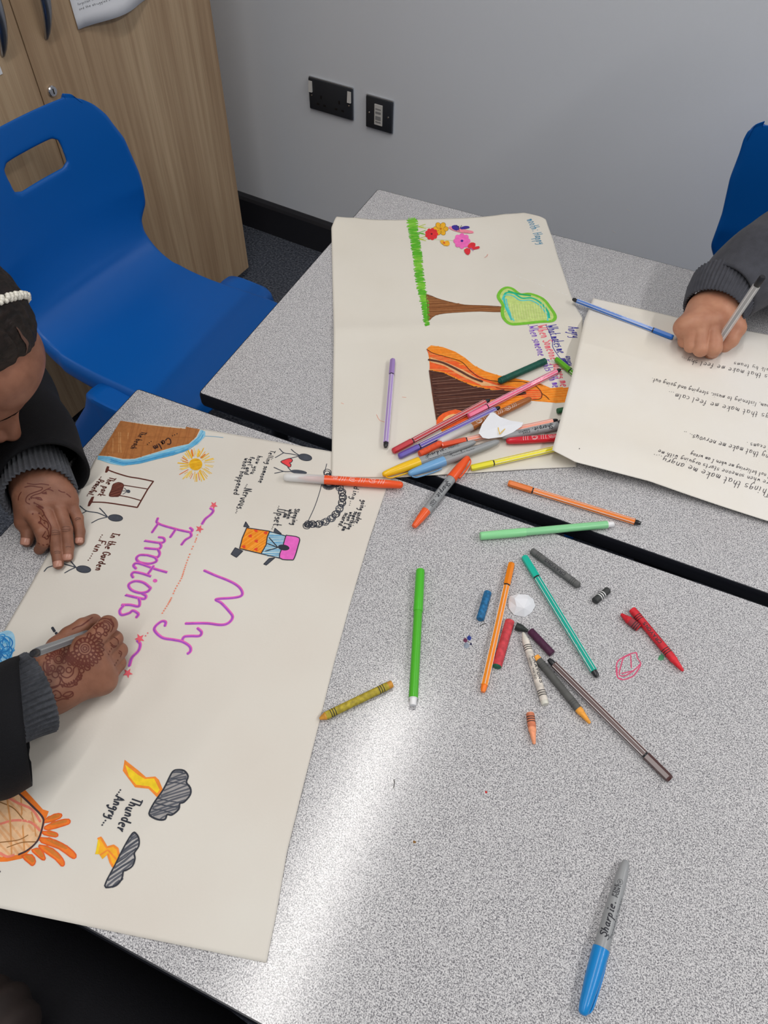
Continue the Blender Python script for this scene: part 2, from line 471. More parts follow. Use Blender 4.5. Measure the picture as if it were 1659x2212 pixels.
# ------------------------------------------------------------------ chairs
m_blue = mat('blue_moulded_plastic', rgb(4, 92, 176), 0.36, bump=0.06, bscale=900, spec=0.45)
def chair(label, loc, rz, topw=1.0):
    """one-piece moulded school chair: faces +x, origin on the floor under the seat"""
    r = empty('school_chair', label, 'chair', (loc[0], loc[1], 0), rz, group='blue moulded school chairs')
    prof = cr([(-.2455, .7995), (-.2425, .790), (-.233, .72), (-.222, .62), (-.208, .54), (-.180, .485), (-.125, .453), (-.04, .443), (.06, .447), (.15, .452), (.195, .446), (.214, .425)], 9)
    prof = np.asarray(prof)
    s = np.concatenate([[0], np.cumsum(np.linalg.norm(np.diff(prof, axis=0), axis=1))]); s /= s[-1]
    nu = 81; ipk = int(np.argmax(prof[:, 1]))
    P = np.zeros((len(prof), nu, 3))
    for i, (x, z) in enumerate(prof):
        # half width along the profile
        hw = float(np.interp(z if x < -.12 else 0, [.43, .48, .52, .54, .552, .566, .63, .70, .75, .775, .79, .80], [.186, .179, .174, .178, .188, .199, .203, .196*topw, .176*topw**2.2, .156*topw**3.6, .135*topw**5, .105*topw**6.5])) if x < -.12 else float(np.interp(x, [-.12, .0, .1, .2, .22], [.186, .188, .190, .186, .178]))
        if i < ipk: hw = .105*topw**6.5*(1 - .04*(ipk-i)/max(1, ipk))
        back = float(np.interp(z, [.45, .60], [0, 1])) if x < -.1 else 0.0
        for j in range(nu):
            u = -1 + 2*j/(nu-1)
            au = abs(u)
            y = hw*(min(1, au*1.06))*math.copysign(1, u) if u else 0
            roll = max(0.0, (au - 0.90)/0.10)*(min(1.0, max(0.0, (.790 - z)/.06)) if x < -.12 else 1.0)
            fwd = back*(0.035*(abs(y)/.2)**2.2)
            dish = (1-back)*(-.010*(1-au**2) + .004)
            # rolled rim: the seat edge turns down, the back edge turns backward
            P[i, j] = (x + fwd - back*roll**1.5*.020, y, z + dish*(1 if x > -.19 else .3) - (1-back)*roll**1.3*.045)
    bm = bmesh.new()
    vs = [[bm.verts.new(P[i, j]) for j in range(nu)] for i in range(len(prof))]
    # hand hole in the back
    hz0, hz1, hy = .694, .746, .066
    def inside(i, j):
        x, y, z = P[i, j]
        if x > -.15: return 9
        zc = (hz0+hz1)/2; a = abs(y)/hy; c = abs(z-zc)/((hz1-hz0)/2)
        return (a**8 + c**8)**(1/8.)
    F = np.array([[inside(i, j) for j in range(nu)] for i in range(len(prof))])
    for i in range(len(prof)-1):
        for j in range(nu-1):
            if sum(int(v < 1) for v in (F[i, j], F[i+1, j], F[i, j+1], F[i+1, j+1])) >= 2:
                continue
            bm.faces.new((vs[i][j], vs[i][j+1], vs[i+1][j+1], vs[i+1][j]))
    zc = (hz0+hz1)/2
    for e in bm.edges:
        if e.is_boundary:
            for v in e.verts:
                y, z = v.co.y, v.co.z
                if v.co.x < -.15 and abs(y) < .13 and .66 < z < .77:
                    a = abs(y)/hy; c = abs(z-zc)/((hz1-hz0)/2); f = (a**8+c**8)**(1/8.)
                    if 0.5 < f < 1.7:
                        v.co.y = y/f; v.co.z = zc + (z-zc)/f
    bmesh.ops.delete(bm, geom=[v for v in bm.verts if not v.link_faces], context='VERTS')
    me = bpy.data.meshes.new('shell'); bm.to_mesh(me); bm.free()
    me.materials.append(m_blue)
    me.polygons.foreach_set('use_smooth', [True]*len(me.polygons))
    sh = bpy.data.objects.new('shell', me); COL.objects.link(sh); sh.parent = r
    md = sh.modifiers.new('thickness', 'SOLIDIFY'); md.thickness = .0075; md.offset = 1
    bv = sh.modifiers.new('smooth', 'SUBSURF'); bv.levels = 1; bv.render_levels = 1
    # legs flare out of the seat sides: a shoulder block, then a tapered leg
    for sy in (-1, 1):
        for fx, top, foot in ((1, (.047, .206, .432), (.20, .245, .0)), (-1, (.042, .2055, .4312), (-.235, .240, .0))):
            P2 = []
            for t, zz_, sc_ in ((0, top[2]+.004, .55), (0, top[2]+.003, .86), (0, top[2]-.003, .97), (0, top[2]-.010, 1.0), (.06, .385, 1.0), (.25, .32, .92), (.5, .21, .78), (.75, .10, .62), (1, 0.0, .5)):
                cxl = top[0]*(1-t) + foot[0]*t; cyl = (top[1]*(1-t) + foot[1]*t)*sy
                a_ = .062*sc_; b_ = .026*sc_ if t else .026*(.5 + .5*sc_)
                P2.append([(cxl + math.copysign(abs(math.cos(q_))**.5, math.cos(q_))*a_, cyl + math.copysign(abs(math.sin(q_))**.5, math.sin(q_))*b_, zz_) for q_ in np.linspace(0, 2*pi, 20, endpoint=False)])
            lb = MB().grid(P2, wrap_v=True); lb.add(P2[0], [tuple(range(20))]); lb.add(P2[-1], [tuple(range(19, -1, -1))])
            lb.build('leg', m_blue, r, autosmooth=60)
    return r
chair('bright blue plastic chair with a slot in its back, in front of the oak cupboard', (-.362, .352), math.radians(-6))
chair('blue plastic chair against the grey wall behind the person in the grey sweatshirt', (.800, .755), math.radians(-92), topw=1.10)

# two small scuffs in the wall paint
wall_o = bpy.data.objects['wall_back']
for px, py in ((1357, 454), (1326, 501)):
    x, z = onwall(px, py)
    b = MB(); b.add([(x-.006, -.0006, z+.0015), (x+.005, -.0006, z-.0015), (x+.006, -.0006, z+.0002), (x-.004, -.0006, z+.0032)], [(0, 1, 2, 3)])
    b.build('paint_scuff', mat('scuffed_plaster', rgb(246, 246, 246), .8, bump=.02), wall_o)

# ------------------------------------------------------------------ ink: flat strokes that lie on a sheet
def ink(r, g, b):
    return mat('ink_%02x%02x%02x' % (r, g, b), rgb(r, g, b), 0.65, bump=0.02, spec=0.25, var=0.08, vscale=180)

FONT = {
 'a': (6, "46 26 15 14 23 33 45 46 44 53"), 'b': (6, "19 14 23 33 44 45 36 26 15"), 'c': (5, "46 26 15 14 23 33 43"),
 'd': (6, "46 26 15 14 23 33 44 49 43"), 'e': (6, "15 45 46 26 15 14 23 33 43"), 'f': (5, "48 39 28 25 23/16 46"),
 'g': (6, "46 26 15 14 24 45 46 42 31 20 11"), 'h': (6, "19 13/14 26 36 45 43"), 'i': (4, "26 23 33/28 28.4"),
 'j': (4, "36 32 21 11/38 38.4"), 'k': (6, "19 13/46 14 43"), 'l': (4, "29 24 33"), 'm': (7, "16 13/14 26 35 33/34 46 55 53"),
 'n': (6, "16 13/14 26 36 45 43"), 'o': (6, "36 26 15 14 23 33 44 45 36"), 'p': (6, "16 10/14 26 36 45 44 33 23"),
 'q': (6, "46 26 15 14 23 33 45/46 40"), 'r': (5, "16 13/14 25 36 46"), 's': (5, "46 26 15 35 44 33 13"), 't': (5, "29 24 33 43/16 46"),
 'u': (6, "16 14 23 33 45/46 43 53"), 'v': (6, "16 33 56"), 'w': (7, "16 23 35 43 56"), 'x': (6, "16 43/46 13"),
 'y': (6, "16 14 24 45/46 42 31 11"), 'z': (6, "16 46 13 43"),
 'A': (7, "13 39 63/25 55"), 'C': (7, "68 49 28 15 23 43 64"), 'E': (6, "59 19 13 53/16 46"), 'F': (6, "59 19 13/16 46"),
 'G': (7, "68 49 28 15 23 43 65 66 46"), 'H': (7, "19 13/59 53/16 56"), 'I': (5, "19 49/29 23/13 43"), 'M': (8, "13 29 45 69 73"),
 'N': (7, "13 19 53 59"), 'P': (6, "13 19 49 58 57 46 16"), 'S': (6, "58 39 18 27 46 54 33 14"), 'T': (6, "19 69/39 33"),
 'U': (7, "19 14 33 54 59"), 'W': (9, "19 33 46 63 79"), 'O': (7, "49 28 15 24 43 65 68 49"), 'Y': (7, "19 36 69/36 33"), 'R': (7, "13 19 49 58 47 16/36 63"),
 'K': (7, "19 13/59 16 63"), 'D': (7, "13 19 49 67 65 43 13"), 'L': (6, "19 13 53"), 'B': (6, "13 19 48 47 16/46 55 44 13"),
 '.': (3, "23 23.4"), ',': (3, "23 12"), "'": (3, "29 28"), ':': (4, "23 23.4/26 26.4"), '-': (5, "15 45"), ' ': (4, ""),
 '0': (6, "39 17 15 33 55 57 39"), '1': (4, "18 29 23"), '2': (6, "18 39 57 13 53"), '3': (6, "18 39 57 36 54 23 14"), '6': (6, "48 15 33 54 46 15"),
 '8': (6, "36 18 39 58 36 14 33 54 36"), '/': (5, "13 49"), '*': (5, "35 35.4"),
}
def glyphs(text):
    """strokes of a line of handwriting: list of point arrays, baseline y=0, x-height 3, cap height 6; and the width"""
    x = 0.0; out = []
    for ch in text:
        adv, g = FONT.get(ch, FONT[' '])
        for st in (g.split('/') if g else []):
            pts = []
            for tok in st.split():
                pts.append((x + float(tok[0]), float(tok[1:]) - 3.0))
            pts = np.array(pts)
            if len(pts) == 2:
                out.append(cr(pts, 3))
            else:
                soft = ch.islower() or ch in 'CGSOUPDR0362'
                out.append(cr(pts, 4) if soft else pts)
        x += adv
    return out, x

class Ink:
    """strokes, fills and lettering given at photo positions and draped on a sheet"""
    def __init__(self, zf, base=0.00016):
        self.zf = zf; self.b = MB(); self.mats = []; self.n = 0; self.base = base
    def w(self, pts):
        P = []
        for p in pts:
            q = at(p[0], p[1], TZ + 0.002)
            q = at(p[0], p[1], self.zf(q[0], q[1]))
            P.append((q[0], q[1]))
        return np.array(P)
    def mi(self, m):
        if m not in self.mats: self.mats.append(m)
        return self.mats.index(m)
    def _z(self):
        self.n += 1
        return self.base + 6e-6*self.n
    def ribbon(self, W2, width, m, taper=False):
        W2 = np.asarray(W2, float)
        seg = np.linalg.norm(np.diff(W2, axis=0), axis=1); L = seg.sum()
        if L < 1e-6:
            W2 = np.vstack([W2[0], W2[0] + [width*.5, 0]]); seg = np.array([width*.5]); L = width*.5
        keep = np.concatenate([[True], seg > 1e-7]); W2 = W2[keep]
        s = np.concatenate([[0], np.cumsum(np.linalg.norm(np.diff(W2, axis=0), axis=1))])
        n = int(max(2, min(400, math.ceil(L/0.004) + 1)))
        n = max(n, min(len(W2), 400))
        t = np.unique(np.concatenate([np.linspace(0, L, n), s])) if len(s) < 200 else np.linspace(0, L, n)
        Q = np.stack([np.interp(t, s, W2[:, 0]), np.interp(t, s, W2[:, 1])], 1)
        d = np.gradient(Q, axis=0); d /= np.linalg.norm(d, axis=1)[:, None] + 1e-12
        # little half-round ends
        Q = np.vstack([Q[0] - d[0]*width*.35, Q, Q[-1] + d[-1]*width*.35]); d = np.vstack([d[0], d, d[-1]])
        wd_ = np.full(len(Q), width/2.); wd_[0] *= .55; wd_[-1] *= .55
        if taper: wd_[-len(wd_)//3:] *= np.linspace(1, .3, len(wd_[-len(wd_)//3:]))
        nrm = np.stack([-d[:, 1], d[:, 0]], 1)
        A = Q + nrm*wd_[:, None]; B_ = Q - nrm*wd_[:, None]
        z = self._z(); vs = []; k = len(Q)
        rise = np.linspace(0, 8e-5 if L > .06 else 0, k)      # long scribbles climb a hair so that they can cross themselves
        for p, e in zip(A, rise): vs.append((p[0], p[1], self.zf(p[0], p[1]) + z + e))
        for p, e in zip(B_, rise): vs.append((p[0], p[1], self.zf(p[0], p[1]) + z + e))
        self.b.add(vs, [(k+i, k+i+1, i+1, i) for i in range(k-1)], self.mi(m))
    def line(self, pts, width, m, smooth=6, closed=False, taper=False):
        pts = np.asarray(pts, float)
        if smooth and len(pts) > 2: pts = cr(pts, smooth, closed)
        if closed: pts = np.vstack([pts, pts[:1]])
        self.ribbon(self.w(pts), width, m, taper)
    def poly(self, pts, m, smooth=0):
        pts = np.asarray(pts, float)
        if smooth: pts = cr(pts, smooth, True)
        P = self.w(pts)
        bm = bmesh.new()
        vs = [bm.verts.new((p[0], p[1], 0)) for p in P]
        for tri in tessellate_polygon([[Vector((p[0], p[1], 0)) for p in P]]):
            try: bm.faces.new([vs[i] for i in tri])
            except ValueError: pass
        for _ in range(6):
            es = [e for e in bm.edges if e.calc_length() > 0.007]
            if not es: break
            bmesh.ops.subdivide_edges(bm, edges=es, cuts=1)
        bmesh.ops.triangulate(bm, faces=bm.faces[:])
        bmesh.ops.recalc_face_normals(bm, faces=bm.faces[:])
        self.n += 3; z = self._z(); bm.verts.index_update()
        fs = []
        for f in bm.faces:
            ix = [v.index for v in f.verts]
            fs.append(ix if f.normal.z > 0 else ix[::-1])
        self.b.add([(v.co.x, v.co.y, self.zf(v.co.x, v.co.y) + z) for v in bm.verts], fs, self.mi(m))
        bm.free()
    def hatch(self, pts, ang, spacing, width, m, smooth=0, jit=0.3, skip=0.0, slant=0.0):
        """marker hatching: parallel strokes clipped to a polygon (angle in the world plane)"""
        pts = np.asarray(pts, float)
        if smooth: pts = cr(pts, smooth, True)
        P = self.w(pts); c, s_ = math.cos(ang), math.sin(ang)
        Rm = np.array([[c, s_], [-s_, c]]); Q = P @ Rm.T
        y = Q[:, 1].min() + spacing*.5
        while y < Q[:, 1].max():
            xs = []
            for i in range(len(Q)):
                a, b = Q[i], Q[(i+1) % len(Q)]
                if (a[1] > y) != (b[1] > y):
                    xs.append(a[0] + (y-a[1])/(b[1]-a[1])*(b[0]-a[0]))
            xs.sort()
            for k in range(0, len(xs)-1, 2):
                if random.random() < skip: continue
                x0, x1 = xs[k], xs[k+1]
                j = jit*spacing
                a = np.array([x0 + random.uniform(0, j), y + random.uniform(-j, j)]); b = np.array([x1 - random.uniform(0, j), y + slant*(x1-x0) + random.uniform(-j, j)])
                mid = (a+b)/2 + np.array([0, random.uniform(-j, j)*.6])
                self.ribbon(np.array([a, mid, b]) @ Rm, width*random.uniform(.8, 1.1), m)
            y += spacing*random.uniform(.8, 1.2)
    def text(self, txt, p0, p1, cap, width, m, wob=0.12, slant=0.0):
        """a line of handwriting whose baseline runs from p0 to p1; cap height in metres"""
        strokes, W_ = glyphs(txt)
        A, B_ = self.w([p0, p1]); v = B_ - A; L = np.linalg.norm(v); v /= L; n = np.array([-v[1], v[0]])
        sx = L/W_; sy = cap/6.0
        ph = random.uniform(0, 6)
        for st in strokes:
            j = random.uniform(-wob, wob)
            Q = [A + v*(x*sx + y*slant*sy) + n*((y + j + .35*math.sin(x*.35 + ph))*sy) for x, y in st]
            self.ribbon(np.array(Q), width, m)
    def blob(self, c, rx, ry, ang, m, n=14):
        """filled ellipse in photo pixels"""
        pts = [(c[0] + rx*math.cos(t)*math.cos(ang) - ry*math.sin(t)*math.sin(ang), c[1] + rx*math.cos(t)*math.sin(ang) + ry*math.sin(t)*math.cos(ang)) for t in np.linspace(0, 2*pi, n, endpoint=False)]
        self.poly(pts, m); return pts
    def build(self, name, parent, label=None):
        o = self.b.build(name, self.mats, parent)
        if label: o['label'] = label
        return o

# ------------------------------------------------------------------ the three big sheets
def paper_mat(name, c0, c1):
    m = bpy.data.materials.new(name); m.use_nodes = True; nt = m.node_tree; b = nt.nodes['Principled BSDF']
    b.inputs['Roughness'].default_value = 0.75; b.inputs['Specular IOR Level'].default_value = 0.25
    tc = nt.nodes.new('ShaderNodeTexCoord')
    n = nt.nodes.new('ShaderNodeTexNoise'); n.inputs['Scale'].default_value = 5.0; n.inputs['Detail'].default_value = 3
    nt.links.new(tc.outputs['Object'], n.inputs['Vector'])
    r = nt.nodes.new('ShaderNodeValToRGB'); r.color_ramp.elements[0].position = .35; r.color_ramp.elements[0].color = c0; r.color_ramp.elements[1].position = .7; r.color_ramp.elements[1].color = c1
    nt.links.new(n.outputs['Fac'], r.inputs['Fac']); nt.links.new(r.outputs['Color'], b.inputs['Base Color'])
    n2 = nt.nodes.new('ShaderNodeTexNoise'); n2.inputs['Scale'].default_value = 350; n2.inputs['Detail'].default_value = 4
    nt.links.new(tc.outputs['Object'], n2.inputs['Vector'])
    bp = nt.nodes.new('ShaderNodeBump'); bp.inputs['Strength'].default_value = .12; bp.inputs['Distance'].default_value = .0008
    nt.links.new(n2.outputs['Fac'], bp.inputs['Height']); nt.links.new(bp.outputs['Normal'], b.inputs['Normal'])
    return m
m_pA = paper_mat('cream_drawing_paper', rgb(217, 210, 200), rgb(222, 218, 209))
m_pB = paper_mat('off_white_drawing_paper', rgb(221, 215, 203), rgb(227, 222, 212))
m_pC = paper_mat('white_drawing_paper', rgb(231, 224, 211), rgb(235, 231, 225))

def resample(P, n):
    P = np.asarray(P, float); s = np.concatenate([[0], np.cumsum(np.linalg.norm(np.diff(P, axis=0), axis=1))]); s /= s[-1]
    t = np.linspace(0, 1, n)
    return np.stack([np.interp(t, s, P[:, 0]), np.interp(t, s, P[:, 1])], 1)
def sheet(name, label, zf, top, right, bottom, left, m, nu=110, nv=150):
    """Coons patch through four edges (world xy, top & bottom run left to right, left & right run top to bottom)"""
    T_, B_ = resample(top, nu), resample(bottom, nu); L_, R_ = resample(left, nv), resample(right, nv)
    u = np.linspace(0, 1, nu)[None, :, None]; v = np.linspace(0, 1, nv)[:, None, None]
    P = (1-v)*T_[None] + v*B_[None] + (1-u)*L_[:, None] + u*R_[:, None] - ((1-u)*(1-v)*T_[0] + u*(1-v)*T_[-1] + (1-u)*v*B_[0] + u*v*B_[-1])
    Z = np.array([[zf(p[0], p[1]) for p in row] for row in P])
    root = empty(name, label, 'paper sheet', (0, 0, 0))
    o = MB().grid(np.dstack([P, Z])).build('sheet', m, root, smooth=True)
    md = o.modifiers.new('thickness', 'SOLIDIFY'); md.thickness = .00025; md.offset = -1
    return root
def wpx(pts, z=TZ+.0015):
    return [at(p[0], p[1], z)[:2] for p in pts]
def gs(t, s): return math.exp(-(t/s)**2)

def crease(x, y, a, b, w):
    """distance-based bump along the line a-b"""
    ax, ay = a; bx, by = b; dx, dy = bx-ax, by-ay; L = math.hypot(dx, dy)
    d = ((x-ax)*dy - (y-ay)*dx)/L
    return gs(d, w)
_c1a, _c1b = wpx([(330, 1390), (60, 1700)]); _c2a, _c2b = wpx([(420, 1420), (130, 1800)]); _c3a, _c3b = wpx([(560, 1800), (380, 2050)])
def zA(x, y):
    z = .0011 + .0008*math.sin(9*x + 4*y) + .0006*math.sin(21*y - 8*x + 1)
    z = max(z, .0004)
    z += .0042*crease(x, y, _c1a, _c1b, .026)*gs(y + .46, .14) + .0032*crease(x, y, _c2a, _c2b, .028)*gs(y + .48, .14) + .0010*crease(x, y, _c3a, _c3b, .03)*gs(y + .55, .1)
    if y < -.595: z -= 0.9*(y + .595)**2*20*.1        # slight sag past the table edge
    return TZ + z
_f0, _f1 = wpx([(720, 717), (1250, 692)])
_tl = wpx([(717, 485)])[0]; _tr = wpx([(1175, 480)])[0]; _br = wpx([(1240, 1006)])[0]
def zB(x, y):
    z = .0024 + .0009*math.sin(8*x + 11*y) + .0005*math.sin(19*x - 9*y)
    z += .0030*crease(x, y, _f0, _f1, .018)
    z += .016*max(0, 1 - math.hypot(x-_tl[0], y-_tl[1])/.085)**2 + .018*max(0, 1 - math.hypot(x-_tr[0], y-_tr[1])/.12)**2
    return TZ + z
_cl0, _cl1 = wpx([(1270, 665), (1190, 980)], TZ + .012)
def zC(x, y):
    dx, dy = _cl1[0]-_cl0[0], _cl1[1]-_cl0[1]; L = math.hypot(dx, dy)
    d = abs(((x-_cl0[0])*dy - (y-_cl0[1])*dx)/L)               # distance from the left edge
    t = ((x-_cl0[0])*dx + (y-_cl0[1])*dy)/L/L                  # 0 at the far corner, 1 at the near one
    z = .0056 + .0014*math.sin(10*x + 6*y) + .0010*math.sin(26*y + 5*x) + .0007*math.sin(47*y - 9*x + 1)
    z += .0155*math.exp(-(d/.13)**2)*min(1, max(0, (t + .05)/.35))**1.2
    z += .0060*gs(y - .125, .03)*gs(x - .60, .10)
    z += .0022*math.exp(-((d-.03)/.02)**2)*gs(t-.55, .15)
    return TZ + z

topA = wpx([(260.6, 907.7), (431, 925.7), (455, 929), (716, 975), (858, 1003)])
rightA = wpx([(858, 1003), (834, 1058), (798, 1165), (760, 1292), (722, 1430), (690, 1560), (655, 1700), (620, 1842), (598, 1969), (575.5, 2080)])
botA = [(.048, -.642)] + wpx([(0, 1962), (300, 2024), (575.5, 2080)])
leftA = wpx([(260.6, 907.7), (205, 990), (108, 1188), (66.5, 1260), (0, 1374)]) + [(.048, -.642)]
shA = sheet('emotions_poster', 'large cream sheet titled My Emotions under the hands of the hennaed person', zA, topA, rightA, botA, leftA, m_pA)
topB = wpx([(728, 481), (768, 473), (860, 474), (1000, 470), (1090, 464), (1130, 467), (1176, 488)], TZ+.004)
rightB = wpx([(1176, 488), (1195, 523), (1213, 575), (1235, 640), (1258, 690), (1262, 760), (1258, 880), (1246, 1006)], TZ+.004)
botB = wpx([(716, 1030), (860, 1031), (1022, 1020), (1150, 1011), (1246, 1006)], TZ+.002)
leftB = wpx([(728, 481), (716, 500), (718, 600), (721, 720), (719, 850), (717, 960), (716, 1030)], TZ+.003)
shB = sheet('happy_angry_poster', 'large cream sheet with a drawn tree and an orange volcano, strewn with pens', zB, topB, rightB, botB, leftB, m_pB)
topC = wpx([(1283, 638), (1460, 680), (1659, 716)], TZ+.006) + [(1.02, .545)]
leftC = wpx([(1283, 638), (1262, 692), (1230, 830), (1190, 981)], TZ+.012)
botC = wpx([(1190, 981), (1240, 1006), (1400, 1042), (1659, 1121)], TZ+.009) + [(1.06, .13)]
rightC = [(1.02, .545), (1.04, .34), (1.06, .13)]
shC = sheet('handwritten_sheet', 'large white sheet of upside-down handwriting under the fist of the person in grey', zC, topC, rightC, botC, leftC, m_pC)

# ---- drawings on the emotions sheet -------------------------------------------------
GREY = ink(72, 76, 86); GREYD = ink(52, 55, 64); BROWN = ink(92, 48, 40); PINK = ink(226, 96, 186); VIOLET = ink(160, 84, 190); CORAL = ink(232, 100, 112)
def c8(l): return [(x/3.607, 880 + y/3.607) for x, y in l]
def c1(l): return [(400 + x/3.607, 900 + y/3.607) for x, y in l]
def c3(l): return [(220 + x/4.879, 1060 + y/4.879) for x, y in l]
def c4(l): return [(x/3.77, 1600 + y/3.77) for x, y in l]

k = Ink(zA)     # beach corner
TAN = ink(170, 110, 62); TAN2 = ink(190, 138, 88); TAN3 = ink(161, 102, 57)
beach = c8([(940, 104), (1100, 130), (1250, 148), (1445, 168), (1450, 152), (1558, 172), (1530, 230), (1470, 285), (1350, 310), (1200, 355), (1050, 400), (960, 402), (860, 380), (768, 376), (850, 250), (900, 170)])
k.poly(beach, TAN); k.hatch(beach, 2.0, .0042, .0018, TAN3, skip=.35); k.hatch(c8([(900, 190), (1010, 200), (980, 360), (850, 360)]), 2.2, .0030, .0012, TAN2, skip=.3); k.hatch(beach, .35, .016, .0010, TAN3, skip=.4)
W1, W2, W3 = ink(86, 170, 214), ink(58, 140, 196), ink(140, 196, 222)
water = c8([(768, 378), (860, 385), (960, 408), (1050, 404), (1200, 360), (1350, 314), (1470, 288), (1535, 235), (1565, 175), (1600, 190), (1600, 225), (1540, 290), (1450, 325), (1350, 375), (1230, 400), (1100, 430), (960, 458), (860, 440), (760, 405)])
k.poly(water, W3)
for j in range(16):
    o = [(x + random.uniform(-5, 5), y + t) for (x, y), t in zip([(765, 388), (860, 400), (960, 425), (1080, 415), (1220, 380), (1360, 345), (1470, 305), (1555, 235), (1585, 190)], np.full(9, random.uniform(-9, 24)))]
    a = random.randint(0, 4); k.line(c8(o[a:a+random.randint(4, 6)]), .0009, random.choice((W1, W2, W1)))
k.line(c8([(1600, 225), (1659, 228), (1740, 236)]), .0006, W1)
k.text('The beach', (306, 932), (282, 970), .0075, .0011, ink(64, 40, 36))
k.text('Calm', (367, 945), (328, 966), .0105, .0016, ink(64, 40, 36), slant=.2)
for p in c8([(1380, 208), (1362, 216), (1345, 223), (1178, 268), (1164, 278), (1150, 290)]): k.blob(p, 1.2, 1.2, 0, ink(64, 40, 36), 8)
k.build('beach_drawing', shA, 'brown felt pen beach with blue water and the words Calm, The beach')

k = Ink(zA)     # sun
SUN, SUN2, SUN3 = ink(238, 186, 42), ink(226, 120, 40), ink(240, 206, 110)
cc = (1525, 445)
for j in range(44):
    a = 2*pi*j/44 + random.uniform(-.05, .05); r0 = random.uniform(55, 85); r1 = random.uniform(105, 150)
    k.line(c8([(cc[0] + r0*math.cos(a), cc[1] + r0*math.sin(a)), (cc[0] + r1*math.cos(a+.05), cc[1] + r1*math.sin(a+.05))]), random.choice((.0012, .0018, .0008)), random.choice((SUN, SUN, SUN2, SUN3)), 0)
k.blob(c8([cc])[0], 14.5, 13, 0, SUN, 18); k.hatch([(c8([cc])[0][0] + 13*math.cos(t), c8([cc])[0][1] + 12*math.sin(t)) for t in np.linspace(0, 6.28, 16)], .7, .002, .0012, ink(222, 160, 30), skip=.3)
k.build('sun_drawing', shA)

k = Ink(zA)     # swing
w = .0019
k.line(c8([(835, 485), (900, 510), (1000, 540), (1090, 555), (1195, 577)]), w, BROWN); k.line(c8([(1195, 577), (1150, 640), (1070, 780)]), w, BROWN, 0)
k.line(c8([(1070, 780), (960, 762), (820, 742), (705, 738)]), w, BROWN)
k.poly(c8([(835, 458), (852, 462), (845, 495), (832, 510), (818, 508), (825, 480)]), BROWN); k.poly(c8([(715, 698), (735, 695), (722, 735), (700, 770), (682, 772), (690, 740)]), BROWN)
k.line(c8([(960, 606), (1060, 622), (1155, 637)]), .0014, BROWN); k.line(c8([(925, 686), (1010, 702), (1100, 727)]), .0014, BROWN)
seat = c8([(905, 590), (930, 586), (962, 602), (955, 640), (930, 690), (900, 696), (852, 690), (870, 640), (880, 605)])
k.poly(seat, ink(120, 70, 58), 3); k.hatch(seat, .9, .0022, .0012, BROWN, smooth=3); k.line(seat, .0010, BROWN, 3, True)
h = c8([(1000, 655)])[0]; k.blob(h, 4.6, 3.6, .2, GREY); k.line(c8([(985, 653), (945, 652)]), .0009, GREY); k.line(c8([(990, 650), (970, 630)]), .0009, GREY); k.line(c8([(985, 660), (958, 678)]), .0009, GREY)
k.text('The park', (238, 1030), (211, 1072), .0082, .0013, BROWN); k.text('...Peaceful..', (219, 1029), (187, 1072), .0072, .0012, BROWN)
k.build('swing_drawing', shA, 'brown pen drawing of a swing with the words The park, Peaceful')

k = Ink(zA)     # two stick figures in the garden
for pts in ([(622, 768), (676, 808), (760, 822), (838, 855)], [(676, 808), (618, 838)], [(776, 785), (810, 820), (838, 855)], [(838, 855), (770, 872), (712, 902)]):
    k.line(c8(pts), .0014, GREY)
p = k.blob(c8([(900, 862)])[0], 15.5, 7.2, .08, GREY, 20); k.line(p, .0008, GREYD, 2, True)
for pts in ([(485, 1216), (540, 1232), (592, 1247)], [(345, 1278), (370, 1250), (410, 1236)], [(552, 1200), (592, 1247)], [(592, 1247), (550, 1265), (505, 1290)], [(592, 1247), (612, 1262)]):
    k.line(c8(pts), .0014, GREY)
p = k.blob(c8([(652, 1262)])[0], 15.5, 7.4, .12, GREY, 20); k.line(p, .0008, GREYD, 2, True)
k.text('In the Garden', (244, 1151), (205, 1233), .0085, .0013, BROWN); k.text('...Fun....', (222, 1153), (190, 1212), .0090, .0013, BROWN)
k.build('garden_drawing', shA, 'grey stick figures with the words In the Garden, Fun')

k = Ink(zA)     # telling someone
for pts in ([(735, 250), (768, 282), (820, 290), (885, 304)], [(768, 282), (702, 320)], [(826, 255), (855, 280), (890, 302)], [(890, 306), (850, 318), (805, 328)],
            [(692, 396), (768, 427), (830, 428)], [(768, 427), (697, 442)], [(800, 395), (830, 428)]):
    k.line(c1(pts), .0013, GREY)
p = k.blob(c1([(935, 318)])[0], 14.5, 7.2, .18, GREY, 20); k.line(p, .0008, GREYD, 2, True)
p = k.blob(c1([(885, 432)])[0], 18, 4.5, .12, GREY, 20)
hp = c1([(745, 352), (790, 332), (815, 326), (836, 338), (828, 356), (812, 362), (824, 372), (822, 390), (806, 394), (790, 382)])
k.poly(hp, ink(230, 72, 76), 2); k.line(hp, .0010, GREYD, 3, True)
for t, a, b, c in (('Telling someone', (683, 262), (588, 518), .0064), ('how you', (588, 305), (528, 450), .0062), ('feel and', (525, 312), (478, 455), .0060), ('what happened', (482, 322), (392, 612), .0070), ('...Nervous...', (498, 522), (408, 755), .0100)):
    k.text(t, *c1([(a[0]-18, a[1]), (b[0]-18, b[1])]), c, .0010, GREYD)
k.build('telling_someone_drawing', shA, 'grey stick figures with a red heart and the words Telling someone how you feel, Nervous')

